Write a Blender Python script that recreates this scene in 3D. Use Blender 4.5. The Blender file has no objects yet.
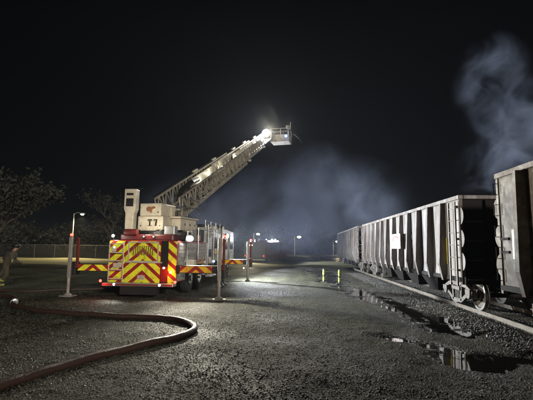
import bpy, bmesh, math, random
import numpy as np
from mathutils import Vector, Matrix, Euler
R = math.radians
rng = random.Random(7)
nrng = np.random.default_rng(11)
sc = bpy.context.scene
COL = sc.collection

# ------------------------------------------------------------------ camera
cd = bpy.data.cameras.new('camera'); cam = bpy.data.objects.new('camera', cd); COL.objects.link(cam)
cd.sensor_width = 36.0; cd.lens = 36.0 * 400 / 533; cd.clip_end = 2000; cd.clip_start = 0.05
cam.matrix_world = (Matrix.Translation((0, 0, 1.75)) @ Matrix.Rotation(R(3.43), 4, 'Z')
                    @ Matrix.Rotation(R(96.7), 4, 'X') @ Matrix.Rotation(R(0.7), 4, 'Z'))
sc.camera = cam
# ------------------------------------------------------------------ night sky
SUN_EL, SUN_AZ = R(13), R(152)          # weak low light from behind the camera on the right
w = bpy.data.worlds.new('World'); sc.world = w; w.use_nodes = True
nt = w.node_tree; nt.nodes.clear()
sky = nt.nodes.new('ShaderNodeTexSky'); sky.sky_type = 'NISHITA'; sky.sun_disc = False
sky.sun_elevation = SUN_EL; sky.sun_rotation = SUN_AZ
bg = nt.nodes.new('ShaderNodeBackground'); bg.inputs['Strength'].default_value = 0.00008
out = nt.nodes.new('ShaderNodeOutputWorld')
nt.links.new(sky.outputs[0], bg.inputs[0]); nt.links.new(bg.outputs[0], out.inputs[0])
# ------------------------------------------------------------------ sun lamp added for an unseen light behind the camera
sd = bpy.data.lights.new('rear_fill', 'SUN'); sd.energy = 1.6; sd.angle = R(4); sd.color = (1.0, .93, .82)
sun = bpy.data.objects.new('rear_fill', sd); COL.objects.link(sun)
_dir = Vector((math.sin(SUN_AZ) * math.cos(SUN_EL), math.cos(SUN_AZ) * math.cos(SUN_EL), math.sin(SUN_EL)))
sun.rotation_euler = _dir.to_track_quat('Z', 'Y').to_euler()
# ------------------------------------------------------------------ exposure, render settings
vs = sc.view_settings; vs.view_transform = 'Standard'; vs.look = 'None'; vs.exposure = 0.25; vs.gamma = 1.0
vs.use_curve_mapping = False
cy = sc.cycles
cy.use_denoising = True
cy.max_bounces = 6; cy.diffuse_bounces = 3; cy.glossy_bounces = 3; cy.transmission_bounces = 4
cy.volume_bounces = 0; cy.transparent_max_bounces = 16
cy.sample_clamp_indirect = 4.0; cy.sample_clamp_direct = 0.0
cy.caustics_reflective = False; cy.caustics_refractive = False
cy.volume_step_rate = 1.0; cy.volume_max_steps = 64
HAZE_DENSITY = 0.00035

# ================================================================== materials
MATS = {}
def nodes_of(name):
    m = bpy.data.materials.new(name); m.use_nodes = True
    n = m.node_tree; b = n.nodes['Principled BSDF']
    return m, n, b
def N(n, t, **kw):
    x = n.nodes.new(t)
    for k, v in kw.items(): setattr(x, k, v)
    return x
def mat(name, col, rough=.5, metal=0., grime=.35, dirt=(.03, .026, .02), scale=3., bump=.0, streak=False, vary=0., spec=None, coat=0., rust=None):
    if name in MATS: return MATS[name]
    m, n, b = nodes_of(name)
    L = n.links.new
    tc = N(n, 'ShaderNodeTexCoord'); mp = N(n, 'ShaderNodeMapping')
    mp.inputs['Scale'].default_value = (1, 1, .18) if streak else (1, 1, 1)
    L(tc.outputs['Object'], mp.inputs[0])
    nz = N(n, 'ShaderNodeTexNoise'); nz.inputs['Scale'].default_value = scale; nz.inputs['Detail'].default_value = 6
    nz.inputs['Roughness'].default_value = .65
    oi = N(n, 'ShaderNodeObjectInfo')
    ad = N(n, 'ShaderNodeVectorMath', operation='ADD'); mu = N(n, 'ShaderNodeVectorMath', operation='SCALE')
    cb = N(n, 'ShaderNodeCombineXYZ')
    L(oi.outputs['Random'], cb.inputs[0]); L(oi.outputs['Random'], cb.inputs[1])
    L(cb.outputs[0], mu.inputs[0]); mu.inputs['Scale'].default_value = 37
    L(mp.outputs[0], ad.inputs[0]); L(mu.outputs[0], ad.inputs[1]); L(ad.outputs[0], nz.inputs['Vector'])
    rp = N(n, 'ShaderNodeValToRGB'); rp.color_ramp.elements[0].position = .35; rp.color_ramp.elements[1].position = .68
    L(nz.outputs['Fac'], rp.inputs[0])
    mx = N(n, 'ShaderNodeMix', data_type='RGBA')
    mf = N(n, 'ShaderNodeMath', operation='MULTIPLY'); mf.inputs[1].default_value = grime
    L(rp.outputs[0], mf.inputs[0]); L(mf.outputs[0], mx.inputs['Factor'])
    mx.inputs['A'].default_value = (*col, 1); mx.inputs['B'].default_value = (*dirt, 1)
    last = mx.outputs['Result']
    if rust:
        nr_ = N(n, 'ShaderNodeTexNoise'); nr_.inputs['Scale'].default_value = 2.3; nr_.inputs['Detail'].default_value = 9; nr_.inputs['Roughness'].default_value = .72; nr_.inputs['Distortion'].default_value = .4
        L(ad.outputs[0], nr_.inputs['Vector'])
        rr_ = N(n, 'ShaderNodeValToRGB'); rr_.color_ramp.elements[0].position = .43; rr_.color_ramp.elements[1].position = .56; L(nr_.outputs['Fac'], rr_.inputs[0])
        mf2 = N(n, 'ShaderNodeMath', operation='MULTIPLY'); mf2.inputs[1].default_value = .75; L(rr_.outputs[0], mf2.inputs[0])
        mr_ = N(n, 'ShaderNodeMix', data_type='RGBA'); mr_.inputs['B'].default_value = (*rust, 1); L(mf2.outputs[0], mr_.inputs['Factor']); L(last, mr_.inputs['A']); last = mr_.outputs['Result']
    if vary:
        hs = N(n, 'ShaderNodeHueSaturation'); mr = N(n, 'ShaderNodeMapRange')
        mr.inputs['To Min'].default_value = 1 - vary; mr.inputs['To Max'].default_value = 1 + vary
        L(oi.outputs['Random'], mr.inputs[0]); L(mr.outputs[0], hs.inputs['Value']); L(last, hs.inputs['Color']); last = hs.outputs[0]
    L(last, b.inputs['Base Color'])
    mr = N(n, 'ShaderNodeMapRange'); mr.inputs['To Min'].default_value = max(.03, rough - .1); mr.inputs['To Max'].default_value = min(1, rough + .2)
    L(nz.outputs['Fac'], mr.inputs[0]); L(mr.outputs[0], b.inputs['Roughness'])
    b.inputs['Metallic'].default_value = metal
    if coat: b.inputs['Coat Weight'].default_value = coat; b.inputs['Coat Roughness'].default_value = .08
    if spec is not None: b.inputs['Specular IOR Level'].default_value = spec
    if bump:
        bp = N(n, 'ShaderNodeBump'); bp.inputs['Strength'].default_value = bump; bp.inputs['Distance'].default_value = .02
        L(nz.outputs['Fac'], bp.inputs['Height']); L(bp.outputs[0], b.inputs['Normal'])
    MATS[name] = m; return m
def emit(name, col, strength):
    if name in MATS: return MATS[name]
    m, n, b = nodes_of(name)
    b.inputs['Base Color'].default_value = (*col, 1); b.inputs['Roughness'].default_value = .2
    b.inputs['Emission Color'].default_value = (*col, 1); b.inputs['Emission Strength'].default_value = strength
    m.cycles.emission_sampling = 'NONE'
    MATS[name] = m; return m
def chevron_mat(name, period=.3, slope=1., mirror=True, axis='XZ', yellow=(.92, .95, .05), red=(.36, .03, .03)):
    """retroreflective tape printed in slanting yellow and red bands"""
    m, n, b = nodes_of(name); L = n.links.new
    tc = N(n, 'ShaderNodeTexCoord'); sp = N(n, 'ShaderNodeSeparateXYZ'); L(tc.outputs['Object'], sp.inputs[0])
    xs = sp.outputs[0]
    if mirror:
        ab = N(n, 'ShaderNodeMath', operation='ABSOLUTE'); L(xs, ab.inputs[0]); xs = ab.outputs[0]
    mu = N(n, 'ShaderNodeMath', operation='MULTIPLY'); mu.inputs[1].default_value = slope; L(xs, mu.inputs[0])
    ad = N(n, 'ShaderNodeMath', operation='ADD'); L(mu.outputs[0], ad.inputs[0]); L(sp.outputs[2], ad.inputs[1])
    dv = N(n, 'ShaderNodeMath', operation='DIVIDE'); dv.inputs[1].default_value = period; L(ad.outputs[0], dv.inputs[0])
    fr = N(n, 'ShaderNodeMath', operation='FRACT'); L(dv.outputs[0], fr.inputs[0])
    gt = N(n, 'ShaderNodeMath', operation='GREATER_THAN'); gt.inputs[1].default_value = .4; L(fr.outputs[0], gt.inputs[0])
    nz = N(n, 'ShaderNodeTexNoise'); nz.inputs['Scale'].default_value = 5; nz.inputs['Detail'].default_value = 6; L(tc.outputs['Object'], nz.inputs['Vector'])
    rp = N(n, 'ShaderNodeValToRGB'); rp.color_ramp.elements[0].position = .3; rp.color_ramp.elements[0].color = (.62, .58, .5, 1); rp.color_ramp.elements[1].position = .55
    L(nz.outputs['Fac'], rp.inputs[0])
    mx = N(n, 'ShaderNodeMix', data_type='RGBA'); mx.inputs['A'].default_value = (*red, 1); mx.inputs['B'].default_value = (*yellow, 1)
    L(gt.outputs[0], mx.inputs['Factor'])
    ml = N(n, 'ShaderNodeMix', data_type='RGBA', blend_type='MULTIPLY'); ml.inputs['Factor'].default_value = 1
    L(mx.outputs['Result'], ml.inputs['A']); L(rp.outputs[0], ml.inputs['B']); L(ml.outputs['Result'], b.inputs['Base Color'])
    b.inputs['Roughness'].default_value = .35
    MATS[name] = m; return m

M = dict(
    red=mat('fire_red_paint', (.33, .018, .015), .25, grime=.3, coat=.5),
    white=mat('cream_white_paint', (.64, .58, .46), .45, grime=.55, dirt=(.26, .22, .16), scale=3.5, bump=.08),
    wpanel=mat('pale_board_paint', (.8, .77, .62), .4, grime=.3, dirt=(.3, .28, .22)),
    alu=mat('aluminium', (.62, .62, .6), .35, .85, grime=.3, dirt=(.2, .2, .19)),
    diamond=mat('brushed_panel', (.5, .5, .47), .45, .3, grime=.6, dirt=(.1, .1, .09), vary=.25),
    steel=mat('galvanised_steel', (.36, .35, .31), .5, .3, grime=.5, dirt=(.15, .14, .12)),
    chrome=mat('polished_chrome', (.75, .75, .75), .12, 1, grime=.1),
    black=mat('black_paint', (.012, .012, .013), .45, grime=.3, dirt=(.03, .028, .025)),
    rubber=mat('tyre_rubber', (.015, .015, .015), .75, grime=.4, dirt=(.05, .045, .035)),
    glass=mat('dark_glass', (.01, .012, .014), .06, grime=.1),
    brass=mat('golden_slat', (.42, .28, .08), .4, .3, grime=.4),
    truss=mat('ladder_paint', (.4, .37, .3), .5, .2, grime=.7, dirt=(.07, .06, .05), scale=5),
    hosered=mat('red_hose_jacket', (.055, .025, .02), .42, grime=.8, dirt=(.035, .028, .02), scale=9, bump=.5),
    ink=mat('black_lettering', (.015, .014, .013), .5, grime=.1),
    emblem=mat('brown_emblem', (.3, .13, .05), .5, grime=.3),
    car=mat('hopper_side_paint', (.46, .44, .43), .55, .1, rust=(.14, .11, .09), grime=.92, dirt=(.06, .045, .04), scale=3.2, bump=.15, streak=True, vary=.22),
    rib=mat('hopper_rib_paint', (.32, .295, .29), .55, .1, rust=(.1, .075, .06), grime=.8, dirt=(.07, .055, .045), scale=3.5, bump=.15, streak=True, vary=.15),
    carn=mat('bare_grey_side_paint', (.34, .31, .26), .6, .1, rust=(.1, .065, .042), grime=.95, dirt=(.06, .042, .028), scale=2.6, bump=.25, streak=False, vary=.1),
    shade_black=mat('shade_black_steel', (.012, .0115, .011), .7, grime=.5, dirt=(.026, .018, .013), bump=.2, spec=.2),  # near-black puts shade into car ends and undersides; also coal and underframe
    bogie=mat('dusty_cast_steel', (.2, .185, .165), .5, .25, grime=.7, dirt=(.06, .04, .028), scale=5, bump=.3),
    rust=mat('rusty_cast_steel', (.28, .15, .06), .6, .2, grime=.6, dirt=(.08, .035, .018), scale=5, bump=.3),
    tread=mat('worn_wheel_tread', (.55, .53, .5), .3, .9, grime=.3),
    rail=mat('worn_rail_steel', (.26, .24, .2), .5, .3, grime=.8, dirt=(.1, .06, .04), scale=4),
    tie=mat('weathered_timber', (.06, .045, .032), .85, grime=.6, bump=.5, scale=6),
    ystrip=mat('yellow_reflector_tape', (.72, .6, .12), .4, grime=.35),
    sign=mat('white_placard', (.62, .59, .54), .5, grime=.15),
    signred=mat('red_print', (.6, .09, .07), .5, grime=.2),
    signgrey=mat('grey_print', (.2, .2, .2), .5, grime=.2),
    lime=mat('lime_reflective', (.5, .58, .1), .4, grime=.15),
    coat=mat('bunker_cloth', (.06, .05, .03), .85, grime=.5, scale=8, bump=.3),
    skin=mat('skin', (.35, .2, .14), .55, grime=.1),
    bark=mat('bark', (.05, .042, .032), .9, grime=.5, bump=.5),
    leaf=mat('dull_leaf', (.018, .017, .008), .7, grime=.6, dirt=(.03, .03, .012), scale=1.2),
    twig=mat('twig', (.045, .038, .03), .9, grime=.4),
    wall=mat('house_cladding', (.2, .19, .17), .8, grime=.4),
    roof=mat('roof_shingle', (.06, .055, .05), .85, grime=.5),
    concrete=mat('concrete', (.3, .29, .27), .85, grime=.4),
    stone=mat('wet_stone', (.13, .127, .1), .5, grime=.95, dirt=(.03, .028, .024), scale=30),
    ballast=mat('wet_ballast', (.12, .118, .11), .34, grime=.75, dirt=(.035, .033, .03), scale=25),
    lamp_white=emit('lamp_lens_white', (1, .95, .82), 60),
    lamp_cool=emit('lamp_lens_cool', (.85, .93, 1), 45),
    lamp_small=emit('lamp_lens_small', (1, .95, .85), 12),
    lamp_red=emit('lamp_lens_red', (1, .03, .02), 14),
    lamp_amber=emit('lamp_lens_amber', (1, .22, .04), 9),
    lamp_blue=emit('lamp_lens_blue', (.12, .3, 1), 16),
    lamp_street=emit('street_lens', (1, .78, .42), 60),
)
def hose_weave(m):
    n = m.node_tree; b = n.nodes['Principled BSDF']; tc = N(n, 'ShaderNodeTexCoord')
    vo = N(n, 'ShaderNodeTexVoronoi'); vo.inputs['Scale'].default_value = 90; n.links.new(tc.outputs['Object'], vo.inputs['Vector'])
    bp = N(n, 'ShaderNodeBump'); bp.inputs['Strength'].default_value = .6; bp.inputs['Distance'].default_value = .004; n.links.new(vo.outputs['Distance'], bp.inputs['Height'])
    old = b.inputs['Normal'].links
    if old: n.links.new(old[0].from_socket, bp.inputs['Normal'])
    n.links.new(bp.outputs[0], b.inputs['Normal'])
hose_weave(M['hosered'])
M['chev'] = chevron_mat('rear_chevron_tape', .38, .85, True)
M['chev_r'] = chevron_mat('beam_chevron_tape', .36, .8, True, yellow=(.8, .5, .03))
M['chev_l'] = chevron_mat('beam_chevron_tape_yellow', .36, .8, True)

# ================================================================== mesh helper
class MB:
    def __init__(s): s.v = []; s.f = []
    def add(s, vs, fs):
        o = len(s.v); s.v += [tuple(v) for v in vs]; s.f += [tuple(i + o for i in f) for f in fs]; return s
    def box(s, x0, x1, y0, y1, z0, z1, mtx=None):
        vs = [Vector((x, y, z)) for z in (z0, z1) for y in (y0, y1) for x in (x0, x1)]
        if mtx: vs = [mtx @ v for v in vs]
        return s.add(vs, [(0, 2, 3, 1), (4, 5, 7, 6), (0, 1, 5, 4), (2, 6, 7, 3), (0, 4, 6, 2), (1, 3, 7, 5)])
    def cyl(s, a, b, r, n=10, r2=None, caps=True):
        a = Vector(a); b = Vector(b); r2 = r if r2 is None else r2
        q = (b - a).to_track_quat('Z', 'Y')
        o = len(s.v)
        for p, rr in ((a, r), (b, r2)):
            for i in range(n):
                t = 2 * math.pi * i / n
                s.v.append(tuple(p + q @ Vector((rr * math.cos(t), rr * math.sin(t), 0))))
        for i in range(n):
            j = (i + 1) % n; s.f.append((o + i, o + j, o + n + j, o + n + i))
        if caps: s.f.append(tuple(o + i for i in range(n))[::-1]); s.f.append(tuple(o + n + i for i in range(n)))
        return s
    def bar(s, a, b, wd, ht=None):
        """square bar between two points"""
        a = Vector(a); b = Vector(b); ht = ht or wd
        d = (b - a); ln = d.length
        if ln < 1e-5: return s
        z = d / ln; up = Vector((0, 0, 1)) if abs(z.z) < .95 else Vector((0, 1, 0))
        x = z.cross(up).normalized(); y = x.cross(z)
        vs = []
        for p in (a, b):
            for sx, sy in ((-1, -1), (1, -1), (1, 1), (-1, 1)): vs.append(p + x * sx * wd / 2 + y * sy * ht / 2)
        return s.add(vs, [(0, 3, 2, 1), (4, 5, 6, 7), (0, 1, 5, 4), (1, 2, 6, 5), (2, 3, 7, 6), (3, 0, 4, 7)])
    def tube(s, pts, r, n=10):
        pts = [Vector(p) for p in pts]; o = len(s.v); k = len(pts)
        for i, p in enumerate(pts):
            t = (pts[min(i + 1, k - 1)] - pts[max(i - 1, 0)]).normalized()
            up = Vector((0, 0, 1)) if abs(t.z) < .9 else Vector((0, 1, 0))
            x = t.cross(up).normalized(); y = x.cross(t)
            rr = r[i] if isinstance(r, (list, tuple)) else r
            for j in range(n):
                a = 2 * math.pi * j / n; s.v.append(tuple(p + x * rr * math.cos(a) + y * rr * math.sin(a)))
        for i in range(k - 1):
            for j in range(n):
                jj = (j + 1) % n; s.f.append((o + i * n + j, o + i * n + jj, o + (i + 1) * n + jj, o + (i + 1) * n + j))
        s.f.append(tuple(o + j for j in range(n))[::-1]); s.f.append(tuple(o + (k - 1) * n + j for j in range(n)))
        return s
    def prism(s, poly, axis, a, b):
        """poly: 2-D outline extruded along axis from a to b. axis 'X': poly=(y,z); 'Y': (x,z); 'Z': (x,y)"""
        def pt(p, t):
            return {'X': (t, p[0], p[1]), 'Y': (p[0], t, p[1]), 'Z': (p[0], p[1], t)}[axis]
        k = len(poly)
        vs = [pt(p, a) for p in poly] + [pt(p, b) for p in poly]
        fs = [tuple(range(k))[::-1], tuple(range(k, 2 * k))] + [(i, (i + 1) % k, k + (i + 1) % k, k + i) for i in range(k)]
        return s.add(vs, fs)
    def sphere(s, c, r, n=10, m=6, sq=(1, 1, 1)):
        o = len(s.v); c = Vector(c)
        for i in range(m + 1):
            ph = math.pi * i / m
            for j in range(n):
                th = 2 * math.pi * j / n
                s.v.append((c.x + r * sq[0] * math.sin(ph) * math.cos(th), c.y + r * sq[1] * math.sin(ph) * math.sin(th), c.z + r * sq[2] * math.cos(ph)))
        for i in range(m):
            for j in range(n):
                jj = (j + 1) % n; s.f.append((o + i * n + j, o + (i + 1) * n + j, o + (i + 1) * n + jj, o + i * n + jj))
        return s
    def build(s, name, m, parent=None, loc=None, bevel=0, smooth=False):
        me = bpy.data.meshes.new(name); me.from_pydata(s.v, [], s.f)
        bm = bmesh.new(); bm.from_mesh(me)
        bmesh.ops.recalc_face_normals(bm, faces=bm.faces)
        bm.to_mesh(me); bm.free()
        if smooth: me.shade_smooth()
        me.materials.append(m); o = bpy.data.objects.new(name, me); COL.objects.link(o)
        if loc is not None: o.location = loc
        if parent: o.parent = parent
        if bevel:
            b = o.modifiers.new('bevel', 'BEVEL'); b.width = bevel; b.segments = 2; b.limit_method = 'ANGLE'; b.angle_limit = R(40)
        return o
def empty(name, loc=(0, 0, 0), rz=0, parent=None):
    o = bpy.data.objects.new(name, None); COL.objects.link(o); o.location = loc; o.rotation_euler = (0, 0, rz); o.empty_display_size = .2
    if parent: o.parent = parent
    return o
def tag(o, label=None, cat=None, group=None, kind=None):
    if label: o['label'] = label
    if cat: o['category'] = cat
    if group: o['group'] = group
    if kind: o['kind'] = kind
    return o
def copy_tree(o, parent=None):
    c = o.copy(); COL.objects.link(c)
    if parent: c.parent = parent
    for ch in list(o.children): copy_tree(ch, c)
    return c
def light(name, typ, loc, energy, col=(1, 1, 1), radius=.1, parent=None, aim=None, cone=None, blend=.5):
    l = bpy.data.lights.new(name, typ); l.energy = energy; l.color = col; l.shadow_soft_size = radius
    o = bpy.data.objects.new(name, l); COL.objects.link(o); o.location = loc
    if aim is not None: o.rotation_euler = (Vector(aim) - Vector(loc)).to_track_quat('-Z', 'Y').to_euler()
    if typ == 'SPOT': l.spot_size = cone; l.spot_blend = blend
    if parent: o.parent = parent
    return o
def text_mesh(name, body, size, m, parent, loc, rot, extrude=.004):
    c = bpy.data.curves.new(name, 'FONT'); c.body = body; c.size = size; c.extrude = extrude; c.align_x = 'CENTER'; c.offset = size * .012
    t = bpy.data.objects.new(name + '_curve', c); COL.objects.link(t)
    dg = bpy.context.evaluated_depsgraph_get()
    me = bpy.data.meshes.new_from_object(t.evaluated_get(dg)); bpy.data.objects.remove(t); bpy.data.curves.remove(c)
    me.materials.clear(); me.materials.append(m)
    o = bpy.data.objects.new(name, me); COL.objects.link(o); o.parent = parent; o.location = loc; o.rotation_euler = rot
    return o

# ================================================================== terrain
def vnoise(x, y, f, seed):
    """smooth value noise, numpy"""
    g = np.random.default_rng(seed).random((256, 256))
    X = x * f; Y = y * f; xi = np.floor(X).astype(int); yi = np.floor(Y).astype(int); fx = X - xi; fy = Y - yi
    fx = fx * fx * (3 - 2 * fx); fy = fy * fy * (3 - 2 * fy)
    a = g[xi % 256, yi % 256]; b = g[(xi + 1) % 256, yi % 256]; c = g[xi % 256, (yi + 1) % 256]; d = g[(xi + 1) % 256, (yi + 1) % 256]
    return (a * (1 - fx) + b * fx) * (1 - fy) + (c * (1 - fx) + d * fx) * fy - .5
def seg_dist(x, y, pl):
    best = np.full(np.shape(x), 1e9)
    for (ax, ay), (bx, by) in zip(pl[:-1], pl[1:]):
        dx, dy = bx - ax, by - ay; t = np.clip(((x - ax) * dx + (y - ay) * dy) / (dx * dx + dy * dy), 0, 1)
        best = np.minimum(best, np.hypot(x - ax - t * dx, y - ay - t * dy))
    return best
PUD = [([(2.5, 19.5), (2.85, 16.5), (3.25, 14), (3.6, 11.5), (3.62, 9.5)], .64),
       ([(1.9, 8.65), (2.4, 8.35), (2.9, 7.8)], .26),
       ([(2.85, 7.15), (3.3, 7.1), (3.9, 7.2), (4.3, 7.3)], .5),
       ([(1.5, 33), (2.3, 26), (2.35, 22.2)], .95),
       ([(.2, 35.5), (-1.5, 34.5)], .8)]
WATER = -.088
def sstep(a, b, x):
    t = np.clip((x - a) / (b - a), 0, 1); return t * t * (3 - 2 * t)
def track_x(y):
    return 6.45 + np.where(np.asarray(y) > 28, (np.asarray(y) - 28.) ** 2 * .0016, 0)
def height(x, y):
    x = np.asarray(x, float); y = np.asarray(y, float)
    near = np.clip(1 - (np.hypot(x, y) - 40) / 40, 0, 1)
    z = -.06 * sstep(.5, 3.2, x)
    z = z + near * (.05 * vnoise(x, y, .45, 1) * sstep(8, -2, x) * .8 + .03 * vnoise(x, y, 1.7, 2) + .016 * vnoise(x, y, 5., 3) + .010 * vnoise(x, y, 11., 4))
    # ballast shoulder beside the track
    z = z - .11 * sstep(5.0, 5.5, x) * np.where(y < 70, 1, 0)
    sh = 0 * np.exp(-((x - (track_x(y) - 1.75)) / .5) ** 2) * .03
    z = z + np.where(y < 60, sh, 0)
    for pl, wd in PUD:
        d = seg_dist(x, y, pl) + .55 * wd * vnoise(x, y, 1.3, 5) * 2 * .7 + .25 * wd * vnoise(x, y, 4.3, 6) * 2
        mk = sstep(wd * 1.5, wd * .3, d)
        z = z - mk * (.06 - .085 * vnoise(x, y, 2.6, 31) - .05 * vnoise(x, y, 7.3, 32))
    # slot kept clear of rails far away
    return z
def axis(parts):
    out = []
    for a, b, st in parts: out += list(np.arange(a, b, st))
    return np.array(out + [parts[-1][1]])
xs = axis([(-300, -60, 20), (-60, -20, 3), (-20, -9, .5), (-9, 1, .1), (1, 6.5, .06), (6.5, 10, .2), (10, 30, 2), (30, 300, 18)])
ys = axis([(-60, -2, 4), (-2, 2.5, .5), (2.5, 17, .065), (17, 36, .16), (36, 60, 1), (60, 300, 15)])
GX, GY = np.meshgrid(xs, ys); GZ = height(GX, GY)
nx, ny = len(xs), len(ys)
V = np.stack([GX, GY, GZ], -1).reshape(-1, 3)
idx = np.arange(nx * ny).reshape(ny, nx)
Q = np.stack([idx[:-1, :-1], idx[:-1, 1:], idx[1:, 1:], idx[1:, :-1]], -1).reshape(-1, 4)
def np_mesh(name, V, Fa, m, smooth=False):
    me = bpy.data.meshes.new(name); k = Fa.shape[1]
    me.vertices.add(len(V)); me.vertices.foreach_set('co', V.astype(np.float32).ravel())
    me.loops.add(Fa.size); me.loops.foreach_set('vertex_index', Fa.astype(np.int32).ravel())
    me.polygons.add(len(Fa)); me.polygons.foreach_set('loop_start', np.arange(0, Fa.size, k, dtype=np.int32))
    me.update(calc_edges=True); me.validate()
    if smooth: me.shade_smooth()
    me.materials.append(m); o = bpy.data.objects.new(name, me); COL.objects.link(o); return o
# wet gravel yard
m, n, b = nodes_of('wet_gravel'); L = n.links.new
tc = N(n, 'ShaderNodeTexCoord')
n1 = N(n, 'ShaderNodeTexNoise'); n1.inputs['Scale'].default_value = .55; n1.inputs['Detail'].default_value = 5
n2 = N(n, 'ShaderNodeTexVoronoi'); n2.inputs['Scale'].default_value = 27
n3 = N(n, 'ShaderNodeTexVoronoi'); n3.inputs['Scale'].default_value = 62
n4 = N(n, 'ShaderNodeTexNoise'); n4.inputs['Scale'].default_value = 9; n4.inputs['Detail'].default_value = 8; n4.inputs['Roughness'].default_value = .7
for q in (n1, n2, n3, n4): L(tc.outputs['Object'], q.inputs['Vector'])
r1 = N(n, 'ShaderNodeValToRGB'); r1.color_ramp.elements[0].color = (.019, .0192, .0118, 1); r1.color_ramp.elements[1].color = (.06, .0605, .041, 1)
r1.color_ramp.elements[0].position = .4; r1.color_ramp.elements[1].position = .6; 
mpr = N(n, 'ShaderNodeMapping'); mpr.inputs['Scale'].default_value = (1.5, .1, 1); mpr.inputs['Rotation'].default_value = (0, 0, R(14)); L(tc.outputs['Object'], mpr.inputs[0])
nru = N(n, 'ShaderNodeTexNoise'); nru.inputs['Scale'].default_value = 1.; nru.inputs['Detail'].default_value = 3; L(mpr.outputs[0], nru.inputs['Vector'])
avg = N(n, 'ShaderNodeMix', data_type='FLOAT'); avg.inputs['Factor'].default_value = .45; L(n1.outputs['Fac'], avg.inputs['A']); L(nru.outputs['Fac'], avg.inputs['B'])
L(avg.outputs['Result'], r1.inputs[0])
r2 = N(n, 'ShaderNodeValToRGB'); r2.color_ramp.elements[0].color = (.2, .2, .2, 1); r2.color_ramp.elements[1].color = (2.0, 2.0, 1.9, 1); r2.color_ramp.elements[0].position = .2; r2.color_ramp.elements[1].position = .85; L(n2.outputs['Color'], r2.inputs[0])
m1 = N(n, 'ShaderNodeMix', data_type='RGBA', blend_type='MULTIPLY'); m1.inputs['Factor'].default_value = .9
L(r1.outputs[0], m1.inputs['A']); L(r2.outputs[0], m1.inputs['B'])
r4 = N(n, 'ShaderNodeValToRGB'); r4.color_ramp.elements[0].color = (.35, .35, .35, 1); r4.color_ramp.elements[1].color = (1.6, 1.6, 1.6, 1)
r4.color_ramp.elements[0].position = .35; r4.color_ramp.elements[1].position = .65; L(n4.outputs['Fac'], r4.inputs[0])
r3 = N(n, 'ShaderNodeValToRGB'); r3.color_ramp.elements[0].color = (.25, .25, .25, 1); r3.color_ramp.elements[1].color = (1.9, 1.9, 1.85, 1); r3.color_ramp.elements[0].position = .2; r3.color_ramp.elements[1].position = .85; L(n3.outputs['Color'], r3.inputs[0])
m1b = N(n, 'ShaderNodeMix', data_type='RGBA', blend_type='MULTIPLY'); m1b.inputs['Factor'].default_value = .9; L(m1.outputs['Result'], m1b.inputs['A']); L(r3.outputs[0], m1b.inputs['B'])
m2 = N(n, 'ShaderNodeMix', data_type='RGBA', blend_type='MULTIPLY'); m2.inputs['Factor'].default_value = 1
L(m1b.outputs['Result'], m2.inputs['A']); L(r4.outputs[0], m2.inputs['B']); 
spz = N(n, 'ShaderNodeSeparateXYZ'); L(tc.outputs['Object'], spz.inputs[0])
damp = N(n, 'ShaderNodeMapRange'); damp.inputs['From Min'].default_value = -.045; damp.inputs['From Max'].default_value = -.078; L(spz.outputs[2], damp.inputs[0])
m3 = N(n, 'ShaderNodeMix', data_type='RGBA'); m3.inputs['B'].default_value = (.012, .011, .008, 1); L(damp.outputs[0], m3.inputs['Factor']); L(m2.outputs['Result'], m3.inputs['A']); L(m3.outputs['Result'], b.inputs['Base Color'])
rr = N(n, 'ShaderNodeMapRange'); rr.inputs['From Min'].default_value = .35; rr.inputs['From Max'].default_value = .7; rr.inputs['To Min'].default_value = .55; rr.inputs['To Max'].default_value = .9
L(n1.outputs['Fac'], rr.inputs[0]); dr_ = N(n, 'ShaderNodeMix', data_type='FLOAT'); dr_.inputs['B'].default_value = .22; L(damp.outputs[0], dr_.inputs['Factor']); L(rr.outputs[0], dr_.inputs['A']); L(dr_.outputs['Result'], b.inputs['Roughness'])
sl_ = N(n, 'ShaderNodeMapRange'); sl_.inputs['To Min'].default_value = .14; sl_.inputs['To Max'].default_value = .5; L(damp.outputs[0], sl_.inputs[0]); L(sl_.outputs[0], b.inputs['Specular IOR Level'])
b1 = N(n, 'ShaderNodeBump'); b1.inputs['Strength'].default_value = 1.; b1.inputs['Distance'].default_value = .03; b1.invert = True
b2 = N(n, 'ShaderNodeBump'); b2.inputs['Strength'].default_value = .6; b2.inputs['Distance'].default_value = .008; b2.invert = True
b3 = N(n, 'ShaderNodeBump'); b3.inputs['Strength'].default_value = .9; b3.inputs['Distance'].default_value = .06
L(n2.outputs['Distance'], b1.inputs['Height']); L(n3.outputs['Distance'], b2.inputs['Height']); L(n4.outputs['Fac'], b3.inputs['Height'])
L(b1.outputs[0], b2.inputs['Normal']); L(b2.outputs[0], b3.inputs['Normal']); L(b3.outputs[0], b.inputs['Normal'])
ground = np_mesh('gravel_yard', V, Q, m, True)
tag(ground, 'dark wet gravel yard between the truck and the train', 'ground', kind='structure')

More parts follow.
